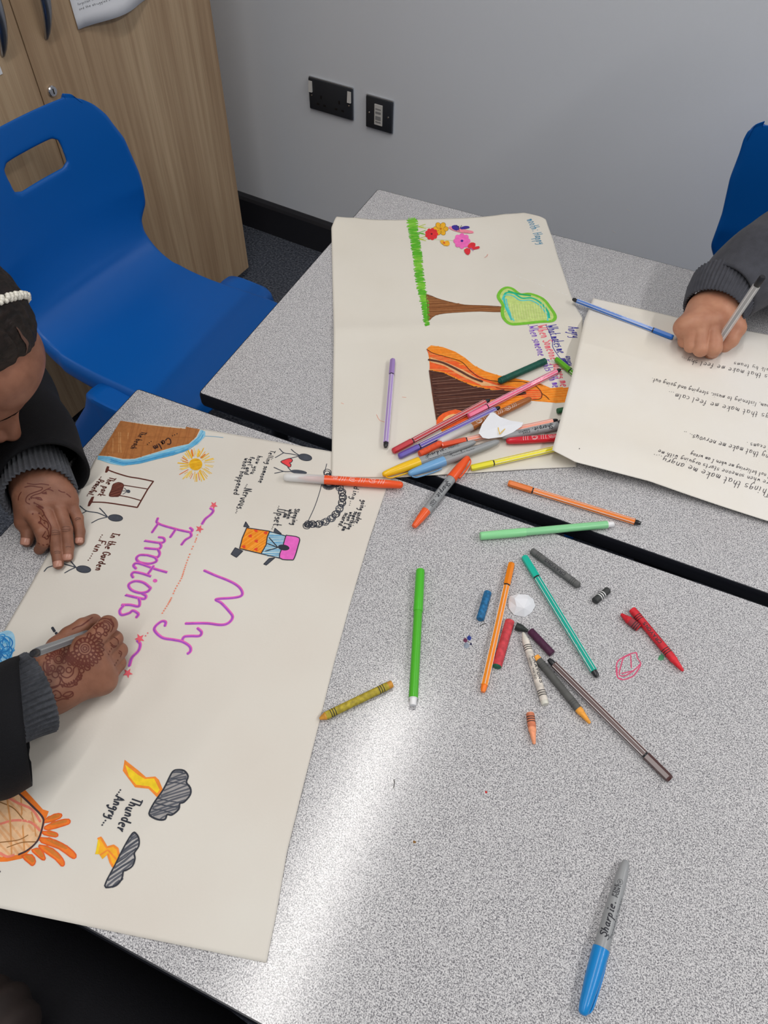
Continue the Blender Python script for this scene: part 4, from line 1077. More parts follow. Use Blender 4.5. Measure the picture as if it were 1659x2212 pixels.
def hexpen(label, pA, pB, zA_, zB_, body, cap, plug=None, stripes=True, roll=0.0, r=.0040, capf=.185, name='fibre_tip_pen', txt=None, txtcol=None, ring=None, L=None, group='slim fibre tip pens'):
    """hexagonal felt pen: cap at A, end plug at B"""
    M, L0 = pen_frame(pA, pB, zA_, zB_, roll)
    L = L or L0
    root = empty(name, label, 'pen', M=M, group=group)
    cl = capf*L; n = 6
    MB().lathe([(0, .0), (0, r*.86), (.0012, r*.98), (.003, r*1.04), (cl, r*1.06), (cl, r*.5)], n, hexa=True, cap=False).build('cap', cap, root)
    MB().lathe([(.0014 - .0016, .0), (.0014 - .0016, r*.55), (.0012, r*.6)], 12, cap=False).build('cap_vent', cap, root)
    MB().lathe([(cl, r*.9), (cl + .0018, r*.9)], 18).build('ring', ring or m_blackpl, root)
    pl = .0075
    MB().lathe([(cl + .0018, r*.5), (cl + .0018, r), (L - pl, r), (L - pl, r*.5)], n, hexa=True, cap=False).build('barrel', body, root)
    pg = plug or m_blackpl
    MB().lathe([(L - pl, r*.80), (L - pl + .004, r*.78), (L - pl*.25, r*.66), (L, r*.5), (L, 0)], 16, cap=False).build('end_plug', pg, root, autosmooth=40)
    if stripes:
        b = MB()
        for k in range(6):
            a = pi/3*k + pi/6
            for da in (0.0,):
                w = .00042
                e = np.array([0, math.cos(a), math.sin(a)]); t = np.array([0, -math.sin(a), math.cos(a)])
                c = e*(r*1.004); 
                lo = cl + .0022; hi = L - pl - .0006
                # a thin strip folded over the barrel edge
                s1 = c - e*.00028*2 + t*w*1.4; s2 = c - e*.00028*2 - t*w*1.4
                X = np.array([1, 0, 0])
                b.add([X*lo + s1 + e*.0001, X*hi + s1 + e*.0001, X*hi + c + e*.0001, X*lo + c + e*.0001, X*hi + s2 + e*.0001, X*lo + s2 + e*.0001], [(0, 1, 2, 3), (3, 2, 4, 5)])
        b.build('stripe_print', m_white_line, root)
    if txt:
        # print on the flat that faces up and to one side
        b = MB(); a = pi/2 + txt[2]*pi/3
        e = np.array([0, math.cos(a), math.sin(a)]); t = np.array([0, math.sin(a)*-1, math.cos(a)])*-1
        st, Wd = glyphs(txt[0]); x0 = cl + txt[1]*(L - cl); sx = txt[3]; sy = .00028
        c0 = e*(r*math.cos(pi/6) + .00012)
        up = np.array([0, -math.sin(a), math.cos(a)])
        def put(p): return np.array([x0 + p[0]*sx, 0, 0]) + c0 + up*((p[1]-3)*sy)
        for s_ in st:
            for a_, b_ in zip(s_[:-1], s_[1:]):
                pa, pb = put(a_), put(b_); d = pb-pa; Ld = np.linalg.norm(d)
                if Ld < 1e-7: continue
                nn = np.cross(e, d/Ld)*.00016
                b.add([pa-nn, pb-nn, pb+nn, pa+nn], [(0, 1, 2, 3)])
        x = x0 + Wd*sx + .003
        for j in range(18):      # bar marks
            wbar = random.choice((.0004, .0007, .0012)); pa = np.array([x, 0, 0]) + c0 - up*.0011; pb = pa + up*.0022; q = np.array([wbar, 0, 0])
            b.add([pa, pa+q, pb+q, pb], [(0, 1, 2, 3)]); x += wbar + random.choice((.0006, .0010))
            if x > L - .02: break
        b.build('printed_text', txtcol or m_white_line, root)
    return root

def feltpen(label, pA, pB, zA_, zB_, col, colcap, r=.0052):
    M, L = pen_frame(pA, pB, zA_, zB_)
    root = empty('felt_pen', label, 'pen', M=M, group='round felt pens with white ends')
    cl = .335*L
    MB().lathe([(0, 0), (0, r*.80), (.0006, r*.92), (.002, r*.97), (cl - .0015, r*1.03), (cl, r*1.0), (cl, r*.6)], 28, cap=False).build('cap', colcap, root, autosmooth=40)
    MB().lathe([(cl, r*.6), (cl, r*.90), (L - .008, r*.93), (L - .0075, r*.5)], 28, cap=False).build('barrel', col, root, autosmooth=40)
    MB().lathe([(L - .008, r*.86), (L - .0072, r*.86), (L - .0070, r*.72), (L - .0006, r*.68), (L, r*.60), (L, 0)], 24, cap=False).build('end_plug', plastic(236, 236, 238), root, autosmooth=40)
    return root

def swirlmarker(label, pA, pB, zA_, zB_, col, nib, r=.0052, clear=True, name='clear_capped_marker', L=None):
    """marker with a clear cap at A, coloured barrel with white swirls, rounded end at B"""
    M, L0 = pen_frame(pA, pB, zA_, zB_); L = L or L0
    root = empty(name, label, 'marker', M=M, group='round markers with white swirls')
    cl = (.345 if clear else .02)*L
    if clear:
        MB().lathe([(0, 0), (.0004, r*.55), (.0018, r*.82), (.005, r*.93), (cl, r*1.02), (cl, r*.92), (.006, r*.80), (.003, r*.6), (.0025, 0)], 28, cap=False).build('cap', m_clear, root, smooth=True)
        MB().lathe([(cl*.36, 0), (cl*.38, r*.22), (cl*.50, r*.30), (cl*.52, r*.52), (cl*.80, r*.62), (cl, r*.70)], 20, cap=False).build('nib', nib, root, autosmooth=50)
    rf = lambda x: float(np.interp(x, [cl, L*.5, L*.85, L - .004], [r, r, r*.93, r*.80]))
    pts = [(cl, r*.5), (cl, r), (L*.5, r), (L*.85, r*.93), (L - .004, r*.80), (L - .0015, r*.62), (L - .0003, r*.35), (L, 0)]
    if not clear: pts = [(0, 0), (.0004, r*.5), (.0018, r*.8), (.004, r*.95)] + pts[1:]
    MB().lathe(pts, 28, cap=False).build('barrel', col, root, autosmooth=50)
    b = MB()
    for c0 in np.arange(cl + .012, L - .02, .024):
        for q in range(3):
            rr = .0012 + .0011*q; a0 = random.uniform(0, 6); a1 = a0 + random.uniform(3.0, 5.6)
            st = [(rr*math.cos(a)*1.3, rr*math.sin(a)) for a in np.linspace(a0, a1, 14)]
            print_on(b, [st], c0, random.uniform(-.0012, .0012), 1, 1, rf, .00034)
        for q in range(3):
            st = [(.007 + .003*q + .002*math.sin(t*2), (-.004 + .008*t)) for t in np.linspace(0, 1, 8)]
            print_on(b, [st], c0, 0, 1, 1, rf, .00034)
    b.build('swirl_print', m_white_line, root)
    return root

def permanent(label, pA, pB, zA_, zB_, capcol, r=.0058, roll=0.0, twin=None, clip=pi*.5, L=None, capf=.385):
    """fine-point permanent marker: coloured cap (end A) with a clip, grey tapering barrel"""
    M, L0 = pen_frame(pA, pB, zA_, zB_, roll); L = L or L0
    root = empty('permanent_marker', label, 'marker', M=M, group='grey-barrelled permanent markers')
    cl = capf*L; grey = mat('grey_marker_plastic', rgb(152, 154, 156), 0.35, bump=0.02, spec=0.5)
    MB().lathe([(0, 0), (.0004, r*.38), (.002, r*.62), (.008, r*.78), (cl*.5, r*1.02), (cl - .001, r*1.15), (cl, r*1.12), (cl, r*.7)], 32, cap=False).build('cap', capcol, root, autosmooth=40)
    rf = lambda x: float(np.interp(x, [cl, L*.7, L*.88, L - .004], [r*1.02, r*.96, r*.82, r*.6]))
    if twin:
        e2 = L*.78
        MB().lathe([(cl, r*.7), (cl, r*1.02), (e2, r*.95), (e2, r*.4)], 32, cap=False).build('barrel', grey, root, autosmooth=40)
        MB().lathe([(e2, r*.5), (e2, r*.98), (L*.9, r*.80), (L*.92, r*.72), (L - .004, r*.62), (L - .001, r*.5), (L, 0)], 32, cap=False).build('second_cap', twin, root, autosmooth=40)
    else:
        MB().lathe([(cl, r*.7), (cl, r*1.02), (L*.7, r*.96), (L*.88, r*.82), (L - .006, r*.66), (L - .002, r*.45), (L - .0004, r*.2), (L, 0)], 32, cap=False).build('barrel', grey, root, autosmooth=40)
    # clip: runs back from the tip along the cap
    C = cr([(.003, 0, r*.70), (.006, 0, r*1.12), (.012, 0, r*1.38), (cl*.6, 0, r*1.52), (cl*.82, 0, r*1.42), (cl*.86, 0, r*1.30)], 5)
    P = []
    for (x, y, z) in C:
        P.append([(x, .0016*math.cos(a), z + .0009*math.sin(a)) for a in np.linspace(0, 2*pi, 10, endpoint=False)])
    cb = MB().grid(P, wrap_v=True); cb.add(P[0], [tuple(range(10))]); cb.add(P[-1], [tuple(range(9, -1, -1))])
    co = cb.build('clip', capcol, root, smooth=True); co.rotation_euler = (clip, 0, 0)
    b = MB(); x0 = cl + .10*(L-cl)
    st, Wd = glyphs('Sharpie.'); k = .030/Wd
    st = [np.stack([s_[:, 0] + s_[:, 1]*.25, s_[:, 1]], 1) for s_ in st]
    print_on(b, st, x0, .0000, k, .00098, rf, .0010)
    print_on(b, [np.array([(-1.0, -1.6), (2, -2.6), (5, -1.2), (2.2, -.2)])], x0, .0000, k, .00098, rf, .0006)
    x1 = x0 + .034
    for t_, v in (('FINE', .0026), ('POINT', -.0004)):
        s2, W2_ = glyphs(t_); print_on(b, s2, x1, v,   .011/W2_, .00036, rf, .00055)
    s3, W3_ = glyphs('Permanent Marker'); print_on(b, s3, x0 + .002, -.0052, .034/W3_, .00028, rf, .00028)
    if not twin:
        print_on(b, [np.array([(.0022*math.cos(a), .0022*math.sin(a)) for a in np.linspace(0, 2*pi, 20)])], x1 + .0135, .0010, 1, 1, rf, .0003)
        s4, W4_ = glyphs('AP'); print_on(b, s4, x1 + .0122, .0004, .0026/W4_, .00026, rf, .0003)
    b.build('printed_text', m_ink_black, root)
    return root

def crayon(label, pA, pB, zA_, zB_, paper, waxm, r=.0041, tip=.016, end=.003, rings=True, ringm=None, text=None, groove=False, L=None, flat_tip=False, name='wax_crayon'):
    """wax crayon: tip at A, flat end at B; wrapper between"""
    M, L0 = pen_frame(pA, pB, zA_, zB_); L = L or L0
    root = empty(name, label, 'crayon', M=M, group='wax crayons and crayon pieces')
    rw = r*.94
    prof = [(0, 0)]
    if tip > 0:
        prof += [(.0003, rw*.30), (.0012, rw*.42), (tip*.72, rw*.86), (tip*.8, rw)]
    else:
        prof += [(.0001, rw*.9), (.0008, rw)]
    prof += [(L - .0006, rw), (L, rw*.88), (L, 0)]
    MB().lathe(prof, 22, cap=False).build('wax_stick', waxm, root, autosmooth=35)
    if paper is not None:
        a, c = max(tip, .0012), L - end
        MB().lathe([(a, rw*.9), (a, r), (c, r), (c, rw*.9)], 22, cap=False).build('paper_wrapper', paper, root, autosmooth=35)
        if rings:
            rm = ringm or mat('crayon_ring_print', rgb(40, 38, 40), 0.6, bump=0.02)
            sides = [(a, 1)] + ([(c, -1)] if L > .045 else [])
            for base, sg in sides:
                for j in range(3):
                    x = base + sg*(.0055 + .0024*j)
                    MB().lathe([(x - .0004, r), (x - .0004, r + .00016), (x + .0004, r + .00016), (x + .0004, r)], 22, cap=False).build('printed_ring', rm, root)
        if text:
            b = MB(); st, Wd = glyphs(text); span = (c-a)*.46
            print_on(b, st, a + (c-a)*.28, .0003, span/Wd, .00052, lambda x: r, .0007)
            st, Wd = glyphs('NON TOXIC'); print_on(b, st, a + (c-a)*.30, -.0036, span*.8/Wd, .00026, lambda x: r, .0004)
            b.build('printed_text', m_ink_black, root)
    elif groove:
        dk = groove
        for base, sg in ((.006, 1), (L - .006, -1)):
            for j in range(3):
                x = base + sg*.0028*j
                MB().lathe([(x - .0006, rw), (x - .0004, rw + .0003), (x + .0004, rw + .0003), (x + .0006, rw)], 22, cap=False).build('moulded_ring', dk, root, smooth=True)
    return root

zt = TZ; zb = TZ + .0035; R4 = .0044
# --- on the tree-and-volcano sheet
hexpen('lilac fibre tip pen lying upright alone on the tree sheet', (848.5, 777), (833, 966), zb + R4, zb + R4, plastic(176, 150, 206), plastic(158, 128, 190), roll=.1)
hexpen('crimson fibre tip pen at the far side of the pen pile', (849, 975), (1057, 864), zb + R4, zb + R4, plastic(186, 26, 44), plastic(196, 30, 46))
hexpen('violet fibre tip pen just below the crimson one', (862, 986), (1079, 880), zb + R4, zb + R4, plastic(92, 74, 170), plastic(98, 82, 178))
hexpen('pink fibre tip pen pointing at the purple handwriting', (1012, 899), (1210, 798.5), zb + R4, zb + R4, plastic(232, 86, 132), plastic(238, 108, 146), txt=('68/29 pen', .3, 0, .0011))
hexpen('peach fibre tip pen with an orange cap running under the white paper scrap', (954, 962), (1204, 908), zb + R4 + .0005, zb + R4, plastic(242, 156, 132), plastic(228, 82, 44), capf=.20, ring=m_blackpl)
crayon('orange-red crayon stub between the violet pen and the yellow marker', (906, 981), (953, 957), zb + .0046, zb + .0046, None, wax(226, 84, 46), tip=0, r=.0046)
swirlmarker('brown marker with a clear cap beside the violet pen', (946.6, 956), (1147, 861), zb + .0052, zb + .0052, plastic(160, 94, 44), plastic(206, 180, 160))
permanent('permanent marker with a yellow cap and a clip', (826, 1026), (1028, 954), zb + .0066, zb + .0062, plastic(246, 196, 28), clip=pi*.60)
permanent('permanent marker with a pale blue cap below the yellow-capped one', (882, 1024), (1079, 953), zb + .0066, zb + .0062, plastic(116, 168, 214), clip=pi*.85, roll=-.6)
crayon('dark green crayon lying across the volcano slope', (1076, 825), (1178, 780), zb + .0052, zb + .0052, None, wax(24, 84, 70), tip=.004, r=.0052, groove=wax(20, 70, 60))
hexpen('green fibre tip pen poking out from under the handwritten sheet', (1201, 775), (1306, 862), zb + R4, zb + R4, plastic(88, 164, 36), plastic(96, 172, 38), capf=.30)
crayon('dark green crayon end peeping from under the handwritten sheet', (1204, 888), (1290, 872), zb + .0045, zb + .0045, None, wax(38, 92, 58), tip=0)
permanent('grey permanent marker lying upside down under the handwritten sheet', (1270, 906), (1084, 945), zb + .0062, zb + .0062, plastic(60, 60, 64), roll=.0, capf=.36)
swirlmarker('red marker with white print next to the grey permanent marker', (1290, 940), (1093, 953), zb + .0054, zb + .0054, plastic(206, 30, 48), None, clear=False, r=.0054, name='red_marker')
hexpen('yellow fibre tip pen on the lower edge of the tree sheet', (1017.5, 1011), (1262, 955), zb + R4, zb + R4, plastic(240, 226, 30), plastic(236, 224, 34))
# --- over the gap and on the tables
permanent('double-ended orange permanent marker lying across the gap between the tables', (1012, 987), (893, 1139), zt + .0105, zt + .0060, plastic(240, 88, 32), twin=plastic(240, 96, 44), clip=-pi*.45, capf=.33, r=.0060)
swirlmarker('orange marker with a clear cap and white swirls on the emotions sheet', (612, 1030), (871, 1048), zt + .0080, zt + .0090, plastic(240, 86, 34), plastic(244, 110, 62), r=.0058)
hexpen('orange fibre tip pen with a black end on the far table', (1098, 1043), (1384, 1131), zt + R4, zt + R4, plastic(242, 132, 50), plastic(234, 118, 26), txt=('STABILO Pen 68', .3, -1, .0010))
feltpen('mint green felt pen lying over the gap between the tables', (1037, 1158), (1325, 1132), zt + .0056, zt + .0056, plastic(142, 214, 156), plastic(146, 222, 158))
feltpen('bright green felt pen with a white end', (908, 1231), (892, 1524), zt + .0054, zt + .0054, plastic(80, 182, 44), plastic(78, 190, 46))
hexpen('orange fineliner with an orange end beside the red crayon piece', (1105, 1217), (1043, 1495), zt + R4, zt + R4, plastic(248, 146, 40), plastic(240, 134, 20), plug=plastic(248, 124, 24), txt=('STABILO 88', .35, 1, .0011), txtcol=m_ink_black, group='slim fibre tip pens')
hexpen('turquoise fibre tip pen with a black end', (1132, 1202), (1291, 1463), zt + R4, zt + R4, plastic(20, 172, 152), plastic(20, 190, 166), txt=('Art.No. 68/13', .22, 1, .0010))
hexpen('dark brown fibre tip pen, longest of the pens near the crayons', (1448, 1684), (1185, 1424), zt + R4, zt + R4 + .002, plastic(96, 72, 70), plastic(76, 44, 42), txt=('Pen 68 schwan', .25, 1, .0010))
hexpen('blue fibre tip pen beside the fist of the person in grey', (1454, 729), (1237, 646), zC(*at(1440, 724, TZ + .006)[:2]) + R4, TZ + .0125, plastic(70, 120, 200), plastic(30, 112, 206), txt=('STABILO Pen 68 made in Germany', .3, 0, .0011))
permanent('permanent marker with a bright blue cap alone at the front of the table', (1258, 2193), (1353, 1857), zt + .0068, zt + .0056, plastic(16, 132, 204), clip=pi*.70, capf=.40, r=.0062)

# --- crayons
GW = wax(92, 92, 92); KW = wax(52, 54, 54)
crayon('grey wrapped crayon beside the gap between the tables', (1254, 1268), (1148, 1189), zt + .0043, zt + .0043, mat('grey_crayon_paper', rgb(98, 98, 98), .7, bump=.1, var=.15, vscale=120), GW, tip=.003, end=.003, rings=True, ringm=mat('dark_grey_print', rgb(74, 74, 74), .6, bump=.02), text='CRAYONS')
crayon('short black crayon stub with pale rings', (1314, 1274), (1284, 1299), zt + .0043, zt + .0043, mat('black_crayon_paper', rgb(58, 60, 60), .6, bump=.1, var=.1, vscale=120), KW, tip=0, end=.001, ringm=m_white_line, rings=False)
crayon('speckled blue crayon piece', (1054, 1279), (1037, 1338), zt + .0043, zt + .0043, None, mat('speckled_blue_wax', rgb(34, 108, 158), .6, bump=.3, bscale=400, var=.3, vscale=300), tip=0, r=.0046)
crayon('red wrapped crayon piece with a green waxy end', (1102, 1340), (1073, 1441), zt + .0047, zt + .0047, mat('worn_red_paper', rgb(200, 66, 74), .7, bump=.2, var=.2, vscale=200), wax(30, 108, 80), tip=.0012, end=.0012, rings=False, r=.0050)
crayon('broken black crayon tip touching the white crayon', (1141, 1363), (1114, 1352), zt + .0041, zt + .0041, None, wax(46, 52, 50), tip=.010, r=.0044)
crayon('dark purple crayon piece', (1145, 1362), (1193, 1413), zt + .0042, zt + .0042, None, wax(76, 36, 64), tip=0, r=.0044)
crayon('grubby white crayon with black rings', (1130, 1366), (1178, 1522), zt + .0043, zt + .0043, mat('worn_white_paper', rgb(214, 206, 196), .7, bump=.2, var=.22, vscale=150), mat('white_wax', rgb(222, 220, 208), .5, bump=.2, var=.1, vscale=200), tip=.011, end=.004, text='CRAYONS')
crayon('grey wrapped crayon with an orange waxy tip', (1275, 1563), (1157, 1418), zt + .0043, zt + .0043, mat('dark_grey_crayon_paper', rgb(88, 88, 86), .65, bump=.1, var=.12, vscale=100), wax(240, 164, 66), tip=.018, end=.005, rings=True, ringm=mat('faint_grey_print', rgb(76, 76, 76), .6, bump=.02))
crayon('peach crayon stub nearest the front of the table', (1154, 1608), (1145, 1540), zt + .0043, zt + .0043, mat('peach_paper', rgb(206, 122, 88), .65, bump=.15, var=.15, vscale=150), wax(240, 158, 118), tip=.017, end=.001)
crayon('long red crayon at the right with black lettering', (1476, 1450), (1365, 1316), zt + .0044, zt + .0044, mat('red_crayon_paper', rgb(206, 36, 50), .55, bump=.08, var=.08, vscale=120), wax(220, 44, 56), tip=.018, end=.004, text='CRAYONS', r=.0044)
crayon('broken red crayon tip against the long red crayon', (1341, 1326), (1380, 1357), zt + .0043, zt + .0043, mat('dark_red_paper', rgb(150, 52, 60), .65, bump=.2, var=.15, vscale=150), wax(206, 40, 52), tip=.012, end=.0008, r=.0046)
crayon('olive yellow crayon half on the emotions sheet', (690, 1553), (847, 1477), zt + .0052, zt + .0044, mat('olive_paper', rgb(172, 154, 48), .6, bump=.2, var=.25, vscale=260), mat('ochre_wax', rgb(206, 144, 52), .5, bump=.2, var=.15, vscale=250), tip=.007, end=.005)
# white rings of the black stub
_st = [o_ for o_ in COL.objects if o_.get('label', '').startswith('short black crayon stub')][0]
for x in (.0095, .0125, .0155):
    MB().lathe([(x - .0005, .0041), (x - .0005, .0043), (x + .0005, .0043), (x + .0005, .0041)], 22, cap=False).build('printed_ring', m_white_line, _st)

# ------------------------------------------------------------------ paper scraps, chips, marks on the table
def scrap(name, label, outline, inner, zfun, thick=.0004):
    P = [at(p[0], p[1], TZ + h) for p, h in outline]; c = [at(p[0], p[1], TZ + h) for p, h in inner]
    ctr = np.mean(np.array(P), 0)
    root = empty(name, label, 'paper scrap', (ctr[0], ctr[1], TZ))
    b = MB(); vs = [p - np.array([ctr[0], ctr[1], TZ]) for p in P + c]
    n = len(P)
    if len(c) == 1:
        fs = [(i, (i+1) % n, n) for i in range(n)]
    else:
        m_ = len(c); fs = []
        for i in range(n):
            j = int(i*m_/n); j2 = int(((i+1) % n)*m_/n) if i < n-1 else 0
            fs.append((i, (i+1) % n, n + j)); 
            if j2 != j: fs.append(((i+1) % n, n + j2, n + j))
        fs.append(tuple(n + j for j in range(m_)))
    fs = [tuple(reversed(f)) for f in fs]
    b.add(vs, fs)
    o = b.build('folded_sheet', m_white_paper, root)
    md = o.modifiers.new('thickness', 'SOLIDIFY'); md.thickness = thick; md.offset = 1
    return root, ctr
tri = [((1034, 936), .016), ((1041, 917), .0165), ((1059, 893), .0170), ((1066, 891), .0172), ((1080, 901), .0165), ((1102, 909), .0155), ((1130, 913), .015), ((1127, 921), .0145), ((1108, 934), .0140), ((1085, 944), .0135), ((1055, 948), .0140), ((1043, 946), .0145)]
rt_, ctr_ = scrap('paper_scrap', 'white torn triangle of paper with a yellow V on top of the pens', tri, [((1078, 922), .0175)], None)
b = MB()
for a_, b_ in (((1076, 923), (1079.5, 938)), ((1079.5, 938), (1091, 926))):
    pa, pb = at(a_[0], a_[1], TZ + .0180), at(b_[0], b_[1], TZ + .0176); d = pb-pa; d /= np.linalg.norm(d); n_ = np.cross([0, 0, 1], d)*.0005; o_ = np.array([ctr_[0], ctr_[1], TZ])
    b.add([pa-n_-o_, pb-n_-o_, pb+n_-o_, pa+n_-o_], [(0, 1, 2, 3)])
b.build('yellow_mark', ink(236, 190, 60), rt_)
cr_o = [((1099, 1296), .002), ((1103, 1288), .004), ((1120, 1284), .007), ((1139, 1285), .005), ((1152, 1295), .003), ((1156, 1309), .001), ((1148, 1323), .0006), ((1133, 1333), .0004), ((1110, 1328), .0006), ((1099, 1314), .001)]
scrap('crumpled_paper', 'small white folded paper disc between the orange and turquoise pens', cr_o, [((1112, 1293), .0090), ((1140, 1294), .0085), ((1147, 1305), .0055), ((1132, 1314), .0085), ((1116, 1310), .0070)], None)
# chip of coloured wax and foil
ch = at(1008, 1386, TZ); root = empty('wax_chip', 'tiny blue and grey chip of debris left of the orange fineliner', 'debris', (ch[0], ch[1], TZ))
for (dx, dy, r_, h, m_) in ((.001, .005, .0034, .0036, wax(50, 70, 160)), (-.002, .001, .0030, .0030, wax(120, 60, 90)), (.001, -.004, .0042, .0018, wax(140, 150, 165)), (.005, -.001, .0016, .0018, wax(40, 44, 80))):
    b = MB(); n = 6; ring = [(dx + r_*random.uniform(.6, 1.1)*math.cos(2*pi*i/n), dy + r_*random.uniform(.6, 1.2)*math.sin(2*pi*i/n), 0.0002) for i in range(n)]
    b.add(ring + [(dx + .0005, dy, h)], [(i, (i+1) % n, n) for i in range(n)] + [tuple(range(n-1, -1, -1))]); b.build('flake', m_, root)
for nm, lab, px, rr, m_ in (('crumb', 'tiny ochre crumb on the table near the light streak', (895, 1819), .0016, wax(150, 110, 60)), ('crumb', 'tiny red crumb below the peach crayon stub', (1050, 1711), .0013, wax(200, 50, 50))):
    p = at(*px, TZ); b = MB(); n = 7
    b.add([(rr*random.uniform(.7, 1.2)*math.cos(2*pi*i/n), rr*random.uniform(.5, 1)*math.sin(2*pi*i/n), 0.0001) for i in range(n)] + [(0, 0, rr*.8)], [(i, (i+1) % n, n) for i in range(n)] + [tuple(range(n-1, -1, -1))])
    o = b.build(nm, m_); o.location = (p[0], p[1], TZ); tag(o, lab, 'debris')
for px, a_, lab in (((1043, 1350), .9, 'thin dark fibre beside the blue crayon piece'), ((851, 1693), -1.2, 'thin dark fibre on the table left of the light streak')):
    p = at(*px, TZ); pts = [(-.004, 0, .0005), (0, .0004, .0009), (.004, 0, .0004)]
    P = tube(cr(pts, 4), .00035, 6); o = MB().grid(P, wrap_v=True).build('loose_fibre', m_dark); o.location = (p[0], p[1], TZ); o.rotation_euler = (0, 0, a_); tag(o, lab, 'debris')
T2M = Matrix.Translation(t2.location) @ Matrix.Rotation(t2rot, 4, 'Z')
def c9(l): return [(1100 + x/3.95, 1280 + y/3.95) for x, y in l]
k = Ink(lambda x, y: TZ, .00008)
CRIM = ink(206, 84, 118)
for st in ([(1085, 512), (1030, 525), (960, 560), (920, 600), (915, 680), (930, 730), (980, 742), (1060, 710), (1110, 640), (1120, 600), (1095, 560), (1085, 512)], [(1030, 530), (975, 560), (955, 620), (938, 690), (960, 712), (1010, 700), (1080, 650), (1118, 610)], [(1036, 535), (1042, 640)], [(920, 640), (925, 720), (960, 738)], [(960, 690), (1050, 670)]):
    k.line(c9(st), .0013, CRIM)
o = k.build('crayon_scribble', t2); o.matrix_local = T2M.inverted()
k = Ink(lambda x, y: TZ, .00008); k.poly(c9([(1300, 520), (1322, 545), (1320, 575), (1290, 580), (1265, 572), (1280, 548)]), ink(90, 156, 116)); k.line(c9([(1285, 540), (1275, 565)]), .0012, ink(70, 140, 100), 0)
o = k.build('green_smudge', t2); o.matrix_local = T2M.inverted()
k = Ink(lambda x, y: TZ, .00008); k.line([(1036 + 5*math.cos(t), 1837 + 5*math.sin(t)) for t in np.linspace(0, 6.2, 16)], .0006, ink(176, 176, 176), 0)
o = k.build('faint_ring_mark', t2); o.matrix_local = T2M.inverted()

# ------------------------------------------------------------------ implicit surfaces for bodies and clothes
def rcone(p, a, b, r1, r2):
    a = np.asarray(a, float); b = np.asarray(b, float)
    ba = b-a; l2 = ba @ ba; rr = r1-r2; a2 = l2-rr*rr; il2 = 1.0/l2
    pa = p-a; y = pa @ ba; z = y-l2; q = pa*l2 - ba*y[:, None]; x2 = (q*q).sum(1); y2 = y*y*l2; z2 = z*z*l2
    k = np.sign(rr)*rr*rr*x2
    d = (np.sqrt(np.maximum(x2*a2*il2, 0)) + y*rr)*il2 - r1
    c1_ = np.sign(z)*a2*z2 > k; c2_ = np.sign(y)*a2*y2 < k
    d = np.where(c2_, np.sqrt(x2+y2)*il2 - r1, d)
    return np.where(c1_, np.sqrt(x2+z2)*il2 - r2, d)
def ell(p, c, r, R=None):
    q = p-np.asarray(c, float)
    if R is not None: q = q @ R
    r = np.asarray(r, float); k0 = np.linalg.norm(q/r, axis=1); k1 = np.linalg.norm(q/(r*r), axis=1) + 1e-9
    return k0*(k0-1.0)/k1
def smin(a, b, k):
    h = np.maximum(k-np.abs(a-b), 0)/k
    return np.minimum(a, b) - h*h*k*.25
def smax(a, b, k): return -smin(-a, -b, k)

